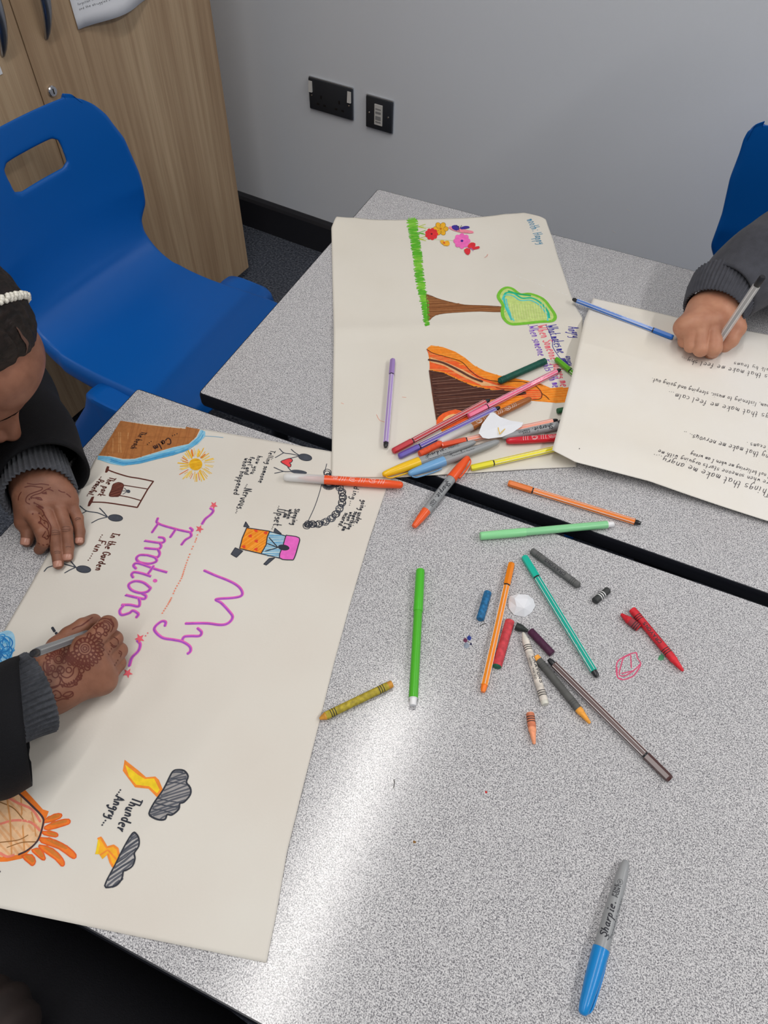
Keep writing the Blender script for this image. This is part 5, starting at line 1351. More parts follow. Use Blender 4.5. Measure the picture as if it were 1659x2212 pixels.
def sdf_mesh(f, lo, hi, h):
    """surface nets on a narrow band; returns vertices, quads"""
    lo = np.asarray(lo, float); hi = np.asarray(hi, float); B = 4
    n = (np.ceil((hi-lo)/h/B).astype(int) + 1)*B
    nc = n//B + 1
    ax = [lo[i] + np.arange(nc[i])*h*B for i in range(3)]
    G = np.stack(np.meshgrid(*ax, indexing='ij'), -1).reshape(-1, 3)
    V0 = f(G).reshape(nc)
    near = np.abs(V0) < h*B*2.2
    cell = np.zeros(nc-1, bool)
    for i in (0, 1):
        for j in (0, 1):
            for k_ in (0, 1):
                cell |= near[i:nc[0]-1+i, j:nc[1]-1+j, k_:nc[2]-1+k_]
    N = n + 1
    V = np.repeat(np.repeat(np.repeat(V0[:-1, :-1, :-1], B, 0), B, 1), B, 2)
    V = np.pad(V, ((0, 1), (0, 1), (0, 1)), mode='edge')
    m = np.repeat(np.repeat(np.repeat(cell, B, 0), B, 1), B, 2)
    M_ = np.zeros(N, bool)
    for i in (0, 1):
        for j in (0, 1):
            for k_ in (0, 1):
                M_[i:i+n[0], j:j+n[1], k_:k_+n[2]] |= m
    idx = np.argwhere(M_)
    V = V[:N[0], :N[1], :N[2]].copy()
    vals = np.concatenate([f(lo + c*h) for c in np.array_split(idx, max(1, len(idx)//200000))])
    V[idx[:, 0], idx[:, 1], idx[:, 2]] = vals
    S = V < 0
    cs = np.zeros(n, int)
    corners = [(i, j, k_) for i in (0, 1) for j in (0, 1) for k_ in (0, 1)]
    for i, j, k_ in corners: cs += S[i:i+n[0], j:j+n[1], k_:k_+n[2]]
    act = np.argwhere((cs > 0) & (cs < 8))
    acc = np.zeros((len(act), 3)); cnt = np.zeros(len(act))
    cv = {c: V[act[:, 0]+c[0], act[:, 1]+c[1], act[:, 2]+c[2]] for c in corners}
    for a in corners:
        for d in range(3):
            if a[d]: continue
            b = list(a); b[d] = 1; b = tuple(b)
            va, vb = cv[a], cv[b]; x = (va < 0) != (vb < 0)
            t = np.where(x, va/(va-vb+1e-15), 0)
            p = np.array(a, float)[None] + t[:, None]*(np.array(b)-np.array(a))[None]
            acc += np.where(x[:, None], p, 0); cnt += x
    P = lo + (act + acc/cnt[:, None])*h
    id_ = -np.ones(n, int); id_[act[:, 0], act[:, 1], act[:, 2]] = np.arange(len(act))
    Q = []
    for d in range(3):
        e = [0, 0, 0]; e[d] = 1
        A = S[:N[0]-e[0], :N[1]-e[1], :N[2]-e[2]]; Bm = S[e[0]:, e[1]:, e[2]:]
        u, v = (d+1) % 3, (d+2) % 3
        for want in (True, False):
            w_ = np.argwhere((A != Bm) & (A == want))
            w_ = w_[(w_[:, u] > 0) & (w_[:, v] > 0) & (w_[:, u] < n[u]) & (w_[:, v] < n[v]) & (w_[:, d] < n[d])]
            q = []
            for du, dv in ((-1, -1), (0, -1), (0, 0), (-1, 0)):
                c = w_.copy(); c[:, u] += du; c[:, v] += dv; q.append(id_[c[:, 0], c[:, 1], c[:, 2]])
            q = np.stack(q, 1)
            Q.append(q if want else q[:, ::-1])
    Q = np.concatenate(Q)
    for _ in range(2):
        e = h*.25; f0 = f(P)
        g = np.stack([(f(P + np.eye(3)[i]*e) - f(P - np.eye(3)[i]*e))/(2*e) for i in range(3)], 1)
        g2 = (g*g).sum(1) + 1e-9
        P = P - np.clip(f0/np.sqrt(g2), -h, h)[:, None]*g/np.sqrt(g2)[:, None]
    return P, Q

def build_np(name, parts, mats, parent, smooth=True):
    """join several (verts, quads) into one mesh object"""
    vs = np.concatenate([p for p, q in parts]); o = 0; fs = []
    for p, q in parts:
        fs.append(q + o); o += len(p)
    fs = np.concatenate(fs)
    me = bpy.data.meshes.new(name); me.from_pydata(vs.tolist(), [], fs.tolist())
    me.materials.append(mats)
    me.polygons.foreach_set('use_smooth', [True]*len(me.polygons)); me.update()
    ob = bpy.data.objects.new(name, me); COL.objects.link(ob); ob.parent = parent
    return ob

def skin_mat(name, c, dark):
    m = bpy.data.materials.new(name); m.use_nodes = True; nt = m.node_tree; b = nt.nodes['Principled BSDF']
    b.inputs['Roughness'].default_value = .5; b.inputs['Specular IOR Level'].default_value = .35
    b.inputs['Subsurface Weight'].default_value = .12; b.inputs['Subsurface Radius'].default_value = (.004, .0015, .0008); b.inputs['Subsurface Scale'].default_value = .5
    tc = nt.nodes.new('ShaderNodeTexCoord')
    n = nt.nodes.new('ShaderNodeTexNoise'); n.inputs['Scale'].default_value = 55; n.inputs['Detail'].default_value = 4
    nt.links.new(tc.outputs['Object'], n.inputs['Vector'])
    r = nt.nodes.new('ShaderNodeValToRGB'); r.color_ramp.elements[0].position = .3; r.color_ramp.elements[0].color = dark; r.color_ramp.elements[1].position = .65; r.color_ramp.elements[1].color = c
    nt.links.new(n.outputs['Fac'], r.inputs['Fac']); nt.links.new(r.outputs['Color'], b.inputs['Base Color'])
    n2 = nt.nodes.new('ShaderNodeTexNoise'); n2.inputs['Scale'].default_value = 700; n2.inputs['Detail'].default_value = 3
    nt.links.new(tc.outputs['Object'], n2.inputs['Vector'])
    bp = nt.nodes.new('ShaderNodeBump'); bp.inputs['Strength'].default_value = .18; bp.inputs['Distance'].default_value = .0006
    nt.links.new(n2.outputs['Fac'], bp.inputs['Height']); nt.links.new(bp.outputs['Normal'], b.inputs['Normal'])
    return m

def hand_sdf(fingers, palm, kf=.007, kp=.014, crease=()):
    def f(p):
        d0 = None
        for (a, b, r1, r2) in palm:
            d = rcone(p, a, b, r1, r2); d0 = d if d0 is None else smin(d0, d, kp)
        tot = None
        for J, Rr in fingers:
            d = None
            for i in range(len(J)-1):
                e = rcone(p, J[i], J[i+1], Rr[i], Rr[i+1]); d = e if d is None else smin(d, e, .0022)
            g = smin(d0, d, kf)
            tot = g if tot is None else smin(tot, g, .0012)
        for (a, b, r) in crease:
            tot = smax(tot, -rcone(p, a, b, r, r), .0012)
        return tot
    pts = np.array([q for J, R_ in fingers for q in J] + [q for s_ in palm for q in s_[:2]])
    return f, pts.min(0) - .034, pts.max(0) + .034

def J(*l):           # joints from photo positions and heights above the table top
    return [at(x, y, TZ + h) for x, y, h in l]

def nails(fingers, which, up, m, parent, scale=1.0):
    """small curved plates on the finger ends"""
    for i in which:
        Jt, Rr = fingers[i]; tip, prev = Jt[-1], Jt[-2]; d = tip-prev; d /= np.linalg.norm(d)
        u_ = np.asarray(up[i] if isinstance(up, dict) else up, float); n = u_ - d*(u_ @ d); n /= np.linalg.norm(n); s_ = np.cross(d, n); r = Rr[-1]
        P = []
        for a in np.linspace(-.5, 1.0, 9):
            row = []
            wv = .98*math.sqrt(max(.08, 1-(abs(a-.2)/.85)**4))
            for t in np.linspace(-1, 1, 9):
                th = t*wv*scale
                drop = .0007*max(0, a)**2*2
                row.append(tip + d*(a*r*.80) + (n*math.cos(th) + s_*math.sin(th))*(r*1.02) - n*drop)
            P.append(row)
        o = MB().grid(P).build('fingernail', m, parent, smooth=True)
        md = o.modifiers.new('thickness', 'SOLIDIFY'); md.thickness = .0006; md.offset = 0

class Decal:
    """coloured lines that follow a skin surface"""
    def __init__(self, ob):
        me = ob.data; self.t = BVHTree.FromPolygons([v.co[:] for v in me.vertices], [p.vertices[:] for p in me.polygons]); self.b = MB()
    def line(self, pts, width, smooth=5, closed=False):
        pts = np.asarray(pts, float)
        if closed: pts = np.vstack([pts, pts[:1]])
        if smooth and len(pts) > 2: pts = cr(pts, smooth)
        s = np.concatenate([[0], np.cumsum(np.linalg.norm(np.diff(pts, axis=0), axis=1))])
        n = max(3, int(s[-1]/1.4) + 1); t = np.linspace(0, s[-1], n); pts = np.stack([np.interp(t, s, pts[:, 0]), np.interp(t, s, pts[:, 1])], 1)
        run = []
        def flush():
            if len(run) > 1:
                P = np.array([r[0] for r in run]); N = np.array([r[1] for r in run]); d = np.gradient(P, axis=0); d /= np.linalg.norm(d, axis=1)[:, None] + 1e-12
                sd = np.cross(N, d); sd /= np.linalg.norm(sd, axis=1)[:, None] + 1e-12
                A = P + sd*width/2 + N*.0003; B_ = P - sd*width/2 + N*.0003; k_ = len(P)
                self.b.add(np.vstack([A, B_]), [(k_+i, k_+i+1, i+1, i) for i in range(k_-1)])
            run.clear()
        for px, py in pts:
            dr = FW + (px - CX)/FPX*RT - (py - CY)/FPX*UP; dr = dr/np.linalg.norm(dr)
            h = self.t.ray_cast(Vector(CAM), Vector(dr))
            if h[0] is None or (Vector(dr) @ h[1]) > -.12: flush(); continue
            p = np.array(h[0])
            if run and np.linalg.norm(p - run[-1][0]) > .005: flush()
            run.append((p, np.array(h[1])))
        flush()
    def circle(self, c, r, w, a0=0, a1=2*pi, ry=None):
        ry = ry or r
        self.line([(c[0] + r*math.cos(a), c[1] + ry*math.sin(a)) for a in np.linspace(a0, a1, 22)], w, 0)
    def petals(self, c, r0, r1, n, w, a0=0, a1=2*pi):
        for i in range(n):
            a = a0 + (a1-a0)*i/n; b = a0 + (a1-a0)*(i+1)/n; m_ = (a+b)/2
            self.line([(c[0] + r0*math.cos(a), c[1] + r0*math.sin(a)), (c[0] + r1*.96*math.cos(a+.18*(b-a)), c[1] + r1*.96*math.sin(a+.18*(b-a))), (c[0] + r1*1.04*math.cos(m_), c[1] + r1*1.04*math.sin(m_)), (c[0] + r1*.96*math.cos(b-.18*(b-a)), c[1] + r1*.96*math.sin(b-.18*(b-a))), (c[0] + r0*math.cos(b), c[1] + r0*math.sin(b))], w, 3)
    def build(self, name, m, parent): return self.b.build(name, m, parent)

def sleeve(name, pts, rad, m, parent, fold=.004, nn=72, close=False, seed=1, lip=.0035, flat=1.0):
    C = cr(pts, 12); R_ = np.interp(np.linspace(0, 1, len(C)), np.linspace(0, 1, len(rad)), rad)
    P = tube(C, R_, nn, flat=flat); T, N, Bn = frames(C); g = np.random.default_rng(seed); ph = g.uniform(0, 6, 6)
    for i in range(len(C)):
        for j in range(nn):
            a = 2*pi*j/nn; s_ = i/len(C)
            w = math.sin(14*s_ + 2*math.sin(a + ph[0]) + ph[1])*.6 + math.sin(25*s_ + 3*math.sin(a*1 + ph[2]) + ph[3])*.4 + .3*math.sin(3*a + ph[4])
            P[i, j] += (P[i, j]-C[i])/R_[i]*fold*w
    # turn the end back inside
    inner = [C[-1] + (P[-1]-C[-1])*(1 - lip/R_[-1]), C[-6] + (P[-6]-C[-6])*(1 - 2*lip/R_[-6])]
    P = np.concatenate([P, inner])
    o = MB().grid(P[:, ::-1], wrap_v=True).build(name, m, parent, smooth=True)
    return o
def cuff(name, pts, rad, m, parent, ribs=44, depth=.0009, thick=.003, roll_h=True, flat=1.0):
    C = cr(pts, 8); R_ = np.interp(np.linspace(0, 1, len(C)), np.linspace(0, 1, len(rad)), rad); nn = ribs*6
    P = tube(C, R_, nn, rib=lambda a: depth*np.cos(ribs*a), flat=flat)
    e = C[-1] + (P[-1]-C[-1])*(1 - thick*.5/R_[-1]) + (C[-1]-C[-2])/np.linalg.norm(C[-1]-C[-2])*.0012
    i1 = C[-1] + (P[-1]-C[-1])*(1 - thick/R_[-1]); i2 = C[2] + (P[2]-C[2])*(1 - thick/R_[2])
    P = np.concatenate([P, e[None], i1[None], i2[None]])
    return MB().grid(P[:, ::-1], wrap_v=True).build(name, m, parent, smooth=True)

m_skinA = skin_mat('brown_skin', rgb(148, 101, 80), rgb(126, 83, 64))
m_skinB = skin_mat('tan_skin', rgb(196, 142, 114), rgb(180, 124, 98))
m_nail = mat('fingernail', rgb(186, 136, 118), .3, bump=.01)
m_henna = mat('henna', rgb(96, 42, 30), .6, bump=.05)
m_crease = mat('knuckle_crease', rgb(104, 66, 52), .6, bump=.05)  # darker knuckle skin, with the shade of the creases painted into the lines
m_blazer = mat('black_blazer_cloth', rgb(22, 22, 25), .85, bump=.35, bscale=900, sheen=.02, spec=.2)
m_knit = mat('grey_knit', rgb(76, 78, 84), .9, bump=.5, bscale=1200, var=.15, vscale=300, sheen=.1, spec=.2)
m_sweat = mat('charcoal_sweatshirt', rgb(74, 75, 82), .9, bump=.4, bscale=1000, var=.1, vscale=90, sheen=.1, spec=.2)
m_trouser = mat('black_trouser_cloth', rgb(17, 17, 21), .8, bump=.3, bscale=700, spec=.2)
m_shoe = mat('black_shoe_leather', rgb(20, 20, 20), .4, bump=.1)

def hair_mat(name, c0, c1):
    m = bpy.data.materials.new(name); m.use_nodes = True; nt = m.node_tree; b = nt.nodes['Principled BSDF']
    b.inputs['Roughness'].default_value = .5; b.inputs['Specular IOR Level'].default_value = .25
    tc = nt.nodes.new('ShaderNodeTexCoord'); mp = nt.nodes.new('ShaderNodeMapping'); mp.inputs['Scale'].default_value = (1, .12, .35); mp.inputs['Rotation'].default_value = (.3, .2, .5)
    nt.links.new(tc.outputs['Object'], mp.inputs['Vector'])
    n = nt.nodes.new('ShaderNodeTexNoise'); n.inputs['Scale'].default_value = 420; n.inputs['Detail'].default_value = 5
    nt.links.new(mp.outputs['Vector'], n.inputs['Vector'])
    r = nt.nodes.new('ShaderNodeValToRGB'); r.color_ramp.elements[0].position = .35; r.color_ramp.elements[0].color = c0; r.color_ramp.elements[1].position = .7; r.color_ramp.elements[1].color = c1
    nt.links.new(n.outputs['Fac'], r.inputs['Fac']); nt.links.new(r.outputs['Color'], b.inputs['Base Color'])
    bp = nt.nodes.new('ShaderNodeBump'); bp.inputs['Strength'].default_value = .8; bp.inputs['Distance'].default_value = .002
    nt.links.new(n.outputs['Fac'], bp.inputs['Height']); nt.links.new(bp.outputs['Normal'], b.inputs['Normal'])
    return m
m_hair = hair_mat('dark_brown_hair', rgb(16, 12, 11), rgb(40, 31, 28))

def rot3(az, pitch, roll):
    return np.array(Matrix.Rotation(az, 3, 'Z') @ Matrix.Rotation(pitch, 3, 'Y') @ Matrix.Rotation(roll, 3, 'X'))
def head_sdf(R, c, neck=None):
    """face looks along +x, crown along +z (local); R, c place it in the room"""
    def f(p):
        q = (p - c) @ R
        d = ell(q, (-.012, 0, .030), (.096, .074, .088))
        d = smin(d, ell(q, (.030, 0, -.035), (.062, .056, .078)), .035)
        d = smin(d, ell(q, (.060, 0, .052), (.034, .052, .042)), .03)              # forehead
        ab = np.abs(q[:, 1]); qs = np.stack([q[:, 0], ab, q[:, 2]], 1)
        d = smin(d, rcone(qs, (.082, .010, .020), (.070, .046, .022), .008, .007), .014)  # brow ridge
        d = smin(d, ell(qs, (.060, .040, -.020), (.026, .022, .024)), .02)          # cheeks
        d = smax(d, -ell(qs, (.092, .031, .004), (.018, .020, .011)), .012)         # eye sockets
        d = smin(d, ell(qs, (.066, .031, .003), (.0155, .0155, .0125)), .004)        # closed lids
        d = smin(d, rcone(q, (.084, 0, .012), (.106, 0, -.026), .0070, .0098), .012) # nose
        d = smin(d, ell(qs, (.093, .011, -.031), (.011, .0075, .0075)), .006)        # nostril wings
        d = smax(d, -ell(qs, (.100, .0055, -.0385), (.005, .0030, .005)), .003)
        d = smin(d, ell(q, (.083, 0, -.057), (.0150, .024, .0065)), .006)            # lips
        d = smin(d, ell(q, (.080, 0, -.069), (.0150, .019, .0070)), .006)
        d = smin(d, ell(q, (.068, 0, -.096), (.020, .022, .016)), .018)              # chin
        d = smin(d, ell(qs, (-.006, .077, -.004), (.017, .008, .030)), .006)         # ears
        if neck is not None:
            d = smin(d, rcone(p, c + R @ np.array([-.03, 0, -.055]), neck, .052, .058), .03)
        return d
    lo = np.minimum(c, neck if neck is not None else c) - .15; hi = np.maximum(c, neck if neck is not None else c) + .15
    return f, lo, hi
def hair_sdf(R, c, bun=True, short=False):
    def f(p):
        q = (p - c) @ R
        d = ell(q, (-.016, 0, .036), (.109, .088, .104))
        d = smin(d, ell(q, (-.05, 0, -.02), (.062, .070, .070)), .03)
        front = (q[:, 0] - .085)*.86 - (q[:, 2] - .095)*.50 + .026*(np.clip(np.abs(q[:, 1])/.06, 0, 1.2)**2)
        # strands: shallow waves running back from the parting, dying out at the hairline
        ang = np.arctan2(q[:, 1], q[:, 2]-.02); far = np.clip(-front/.03, 0, 1)
        d = d - far*(.0007*np.sin(ang*46 + 6*np.sin(q[:, 0]*40)) + .0004*np.sin(q[:, 0]*330 + 4*ang)) + .007*np.clip(1 + front/.022, 0, 1)
        d = d + .0025*np.exp(-((q[:, 1] + .026)/.004)**2)*(q[:, 2] > .05)
        ear = np.maximum(-.052 - (q[:, 2] - (q[:, 0]+.02)*.5), -1)
        d = smax(d, front, .006)
        d = smax(d, ear, .012)
        if bun: d = smin(d, ell(q, (-.125, 0, .03), (.038, .040, .038)), .015)
        return d
    return f, c - .2, c + .2

# ------------------------------------------------------------------ person with hennaed hands (left of the picture)
pg = empty('person', 'person in a black blazer with hennaed hands and a pearl hairband', 'person', (-.20, -.44, 0))
PG0 = np.array([-.20, -.44, 0.0])
class Shift:            # parts are modelled in room coordinates; move them under the empty
    pass
def under(o, root, off):
    o.parent = root; o.location = tuple(-np.asarray(off)); return o

# left hand, flat on the paper
FL = [(J((50, 1088, .028), (52, 1128, .021), (62, 1149, .013), (58, 1169, .0085)), (.0115, .0090, .0080, .0068)),
      (J((65, 1102, .034), (90, 1147, .030), (95, 1172, .018), (85, 1187, .0085)), (.0090, .0078, .0070, .0060)),
      (J((94, 1088, .038), (119, 1149, .026), (123, 1191, .0125), (126, 1219, .0080)), (.0086, .0072, .0066, .0059)),
      (J((124, 1083, .036), (143, 1143, .025), (147, 1182, .0125), (147, 1203, .0080)), (.0084, .0070, .0064, .0058)),
      (J((149, 1083, .030), (167, 1119, .020), (172, 1148, .011), (172, 1168, .0075)), (.0080, .0066, .0060, .0055))]
wl = J((70, 1052, .038), (112, 1046, .038))
cuffd_L = np.array([.55, -.45, .12]); cuffd_L /= np.linalg.norm(cuffd_L); cuff_end_L = at(86, 1070, TZ + .042)
wl.append(cuff_end_L - cuffd_L*.07)
palmL = [(wl[0], FL[1][0][0], .019, .0098), (wl[0], FL[2][0][0], .019, .0096), (wl[1], FL[3][0][0], .019, .0094), (wl[1], FL[4][0][0], .018, .0090), (wl[0], FL[0][0][1], .016, .0098),
         (FL[1][0][0]*.8+wl[0]*.2, FL[4][0][0]*.8+wl[1]*.2, .0095, .0090), (wl[0], wl[1], .020, .020), ((wl[0]+wl[1])/2, wl[2], .022, .024)]
def groove(P, i, r, n=2, depth=.0009):
    out = []
    return out
fL, loL, hiL = hand_sdf(FL, palmL, kf=.004, kp=.012)
mL = sdf_mesh(fL, loL, hiL, .00125)
# right hand, holding the pen
def h2(x, y, h): return (60 + x/7.213, 1310 + y/7.213, h)
FR = [(J(h2(470, 640, .040), h2(640, 450, .037), h2(860, 310, .034), h2(1030, 230, .022)), (.0105, .0088, .0085, .0078)),
      (J(h2(870, 690, .054), h2(1245, 290, .048), (229, 1352, .026), (219, 1358, .013)), (.0115, .0094, .0076, .0068)),
      (J(h2(1000, 860, .047), h2(1345, 510, .029), (241, 1374, .016), (228, 1367, .010)), (.0112, .0086, .0076, .0068)),
      (J(h2(1090, 1010, .038), h2(1420, 690, .019), (249, 1402, .011), (238, 1398, .009)), (.0108, .0084, .0074, .0066)),
      (J(h2(1160, 1150, .027), h2(1400, 890, .013), (246, 1420, .010), (237, 1412, .009)), (.0105, .0080, .0072, .0064))]
wr = J(h2(330, 1000, .046), h2(410, 1330, .034))
cuff_end_R = at(86, 1495, TZ + .042); cuff_in_R = at(18, 1524, TZ + .052)
palmR = [(wr[0], FR[1][0][0], .0165, .0125), (wr[0], FR[2][0][0], .0165, .0125), (wr[1], FR[3][0][0], .0165, .0120), (wr[1], FR[4][0][0], .0165, .0115), (wr[0], FR[0][0][0], .0140, .0110),
         (FR[1][0][0], FR[4][0][0], .0110, .0105), (wr[0], wr[1], .0175, .0175), ((wr[0]+wr[1])/2, cuff_in_R, .0215, .0240)]
fR, loR, hiR = hand_sdf(FR, palmR, kf=.0045, kp=.012)
mR = sdf_mesh(fR, loR, hiR, .00125)
# head
HAZ, HPI, HRO = math.radians(21), math.radians(45), math.radians(-10)
HR = rot3(HAZ, HPI, HRO)
nose_dir = FW + (38 - CX)/FPX*RT - (945 - CY)/FPX*UP
nose_w = CAM + nose_dir*.81
HC = nose_w - HR @ np.array([.114, 0, -.028])
neckA = np.array([-.19, -.37, .93])
fH, loH, hiH = head_sdf(HR, HC, neckA)
mH = sdf_mesh(fH, loH, hiH, .0024)
def f_in(p):
    d = rcone(p, neckA, (-.21, -.44, .80), .055, .10); d = smin(d, rcone(p, (-.21, -.44, .80), (-.23, -.48, .55), .10, .11), .05)
    for a_, b_, c_ in ((np.array([-.15, -.60, .91]), at(-190, 1612, .79), cuff_in_R), (np.array([-.25, -.26, .92]), cuff_end_L - cuffd_L*.20 + np.array([-.03, 0, .02]), wl[2])):
        d = smin(d, rcone(p, (-.20, -.42, .88), a_, .06, .045), .03); d = smin(d, rcone(p, a_, b_, .042, .034), .02); d = smin(d, rcone(p, b_, c_, .034, .023), .01)
    return d
mI = sdf_mesh(f_in, (-.40, -.75, .40), (.20, -.10, 1.02), .006)
body = build_np('body', [mH, mL, mR, mI], m_skinA, None); under(body, pg, PG0)
_body_eval = body
fh, loh, hih = hair_sdf(HR, HC)
hair = build_np('hair', [sdf_mesh(fh, HC - .17, HC + .17, .0022)], m_hair, None); under(hair, pg, PG0)
def hloc(x, y, z): return HC + HR @ np.array([x, y, z])
# hair parting and eyebrows follow the surface
def drape(mesh_ob, pts, width, name, m, off=.0006, root=None, base=None):
    me = mesh_ob.data; bv = BVHTree.FromPolygons([v.co[:] for v in me.vertices], [p.vertices[:] for p in me.polygons])
    P = []; N = []
    for p in cr(pts, 8):
        h = bv.find_nearest(Vector(p)); P.append(np.array(h[0]) + np.array(h[1])*off); N.append(np.array(h[1]))
    P = np.array(P); N = np.array(N); d = np.gradient(P, axis=0); sd = np.cross(N, d); sd /= np.linalg.norm(sd, axis=1)[:, None]
    w_ = np.sin(np.linspace(.25, pi-.25, len(P)))[:, None]*width/2
    o = MB().grid(np.stack([P + sd*w_, P + N*.0004, P - sd*w_], 1)).build(name, m, None, smooth=True)
    return under(o, root or pg, PG0 if base is None else base)
drape(hair, [hloc(.080, -.026, .104), hloc(.068, -.026, .120), hloc(.052, -.026, .132)], .0036, 'hair_parting', mat('scalp', rgb(92, 64, 53), .6, bump=.05))
for s_ in (-1, 1):
    drape(body, [hloc(.094, s_*.010, .018), hloc(.090, s_*.028, .020), hloc(.075, s_*.050, .012)], .0075, 'eyebrow', m_hair, off=.0004)
    drape(body, [hloc(.083, s_*.019, -.004), hloc(.084, s_*.031, -.008), hloc(.075, s_*.044, -.003)], .0030, 'eyelashes', m_hair, off=.0004)
# hairband of pearls over the crown
m_pearl = mat('pearl', rgb(226, 222, 210), .25, bump=.02, coat=.5)
pb = MB()
bvh = BVHTree.FromPolygons([v.co[:] for v in hair.data.vertices], [p.vertices[:] for p in hair.data.polygons])
for k_ in range(46):
    for row in (-1, 0, 1):
        a = -1.45 + 2.9*(k_ + .5*(row != 0))/45.
        loc = hloc(.046 + row*.0035 - .018*abs(math.sin(a))**2 + .065*math.sin(a), .14*math.sin(a), .036 + .14*math.cos(a))
        ctr = hloc(-.01, 0, .03); dr = loc-ctr; dr /= np.linalg.norm(dr)
        h = bvh.ray_cast(Vector(loc + dr*.05), Vector(-dr))
        if h[0] is None: continue
        c = np.array(h[0]) + dr*(.0030 if row == 0 else .0018)
        bm = bmesh.new(); bmesh.ops.create_icosphere(bm, subdivisions=1, radius=.0030)
        pb.add([tuple(np.array(v.co) + c) for v in bm.verts], [[v.index for v in f_.verts] for f_ in bm.faces]); bm.free()
o = pb.build('pearl_hairband', m_pearl, None, smooth=True); under(o, pg, PG0); o['label'] = 'white pearl hairband'
# nails, knuckle creases and henna
for F_, wh in ((FL, (0, 2, 3, 4)),):
    ng = empty('tmp', 'tmp', 'tmp'); 
    nails(F_, wh, {0: (.0, .2, 1), 2: (0, 0, 1), 3: (.05, 0, 1), 4: (.1, 0, 1)}, m_nail, pg)
    bpy.data.objects.remove(ng)
for o in list(COL.objects):
    if o.name.startswith('fingernail') and o.parent == pg: o.location = tuple(-PG0)
dc = Decal(body)
def l1(l): return [(x/7.541, 1020 + y/7.541) for x, y in l]
for pts in ([(840, 960), (900, 945), (970, 965)], [(835, 990), (900, 980), (980, 990)], [(840, 1020), (905, 1015), (975, 1010)], [(1010, 900), (1070, 885), (1140, 895)], [(1005, 930), (1070, 930), (1150, 925)], [(1015, 960), (1080, 960), (1145, 950)],
            [(1220, 770), (1260, 740), (1310, 745)], [(1230, 790), (1270, 765), (1315, 760)], [(880, 1300), (930, 1285), (985, 1300)], [(890, 1325), (930, 1315), (980, 1320)], [(1070, 1220), (1110, 1210), (1160, 1220)]):
    dc.line(l1(pts), .0008)
dc.build('knuckle_creases', m_crease, None); under(COL.objects['knuckle_creases'], pg, PG0)
dc = Decal(body); w = .0011
for pts in ([(400, 245), (500, 225), (620, 240), (690, 250), (670, 290), (560, 330), (470, 370), (425, 430), (430, 490), (490, 520)], [(830, 250), (740, 290), (660, 340), (560, 370), (500, 410), (520, 430)], [(760, 280), (820, 285), (870, 310)], [(500, 410), (560, 420), (600, 410), (660, 420), (690, 460)],
            [(560, 500), (600, 520), (650, 545), (700, 570)], [(590, 545), (650, 590), (690, 620), (720, 680), (690, 720)], [(690, 620), (740, 720), (790, 800), (830, 880), (830, 950)], [(640, 720), (700, 780), (770, 810), (790, 880), (770, 930)], [(620, 820), (680, 850), (720, 890), (760, 920), (790, 970), (800, 1020)],
            [(660, 730), (660, 800), (640, 830), (690, 850)], [(740, 960), (720, 1000), (690, 1050), (740, 1060)], [(720, 1060), (760, 1090), (790, 1060), (820, 1020)], [(620, 1150), (650, 1170)], [(690, 1180), (720, 1190)], [(750, 1180), (780, 1170)], [(950, 290), (1000, 320), (1060, 330)], [(1080, 350), (1120, 380), (1150, 410)], [(440, 180), (560, 200), (680, 190), (800, 210)],
            [(300, 460), (310, 390), (350, 320)], [(830, 950), (820, 1100), (790, 1230)]):
    dc.line(l1(pts), w)
for c in ((535, 680), (637, 672), (725, 830), (775, 1035), (560, 500), (480, 440)): dc.circle(l1([c])[0], .9, .0016)
for fillp in ([(580, 425), (640, 420), (690, 455), (640, 465), (590, 445)], [(680, 340), (760, 320), (765, 350), (690, 350)], [(620, 550), (710, 575), (700, 590)], [(640, 800), (680, 830), (630, 835)]):
    for t in np.linspace(0, 1, 5):
        a, b_ = np.array(fillp[0]), np.array(fillp[2]); dc.line(l1([a + (np.array(fillp[1])-a)*t, b_ + (np.array(fillp[-1])-b_)*t*.8]), .0013, 0)
dc.build('henna_pattern', m_henna, None); o = COL.objects['henna_pattern']; under(o, pg, PG0); o['label'] = 'reddish-brown henna pattern on the resting hand'
dc = Decal(body)
def l2(l): return [(60 + x/7.213, 1310 + y/7.213) for x, y in l]
def C2(x, y): return (60 + x/7.213, 1310 + y/7.213)
q = 1/7.213
c = C2(890, 655)
dc.circle(c, 4, .0012); dc.circle(c, 8.5, w); dc.circle(c, 14, w); dc.petals(c, 14, 22, 12, w); dc.circle(c, 23, .0014)
dc.petals(c, 23, 34, 15, .0013, -1.4, 2.9); dc.petals(c, 34, 40, 12, w, -.6, 2.6); dc.circle(c, 31, w, -.4, 2.8)
c = C2(1130, 380); dc.petals(c, 9, 16, 6, w, -2.8, .9); dc.circle(c, 9, w); dc.circle(C2(1095, 450), 6.5, w); dc.circle(C2(1190, 330), 12, w, -2.6, .8); dc.circle(C2(1200, 310), 17, w, -2.5, .8)
for pts in ([(1200, 190), (1270, 200), (1330, 260), (1340, 320)], [(1180, 220), (1250, 235), (1310, 290)], [(1290, 190), (1320, 250)], [(690, 360), (760, 320), (850, 290), (960, 210)], [(830, 300), (900, 250), (950, 210)], [(1010, 170), (960, 205)]): dc.line(l2(pts), w)
c = C2(480, 820); dc.circle(c, 10, w); dc.petals(c, 10, 18, 9, w, pi, 2*pi); dc.circle(c, 19, w, pi*.9, 2.1*pi); dc.petals(c, 19, 27, 10, w, pi*.85, 2.05*pi); dc.circle(c, 6, w)
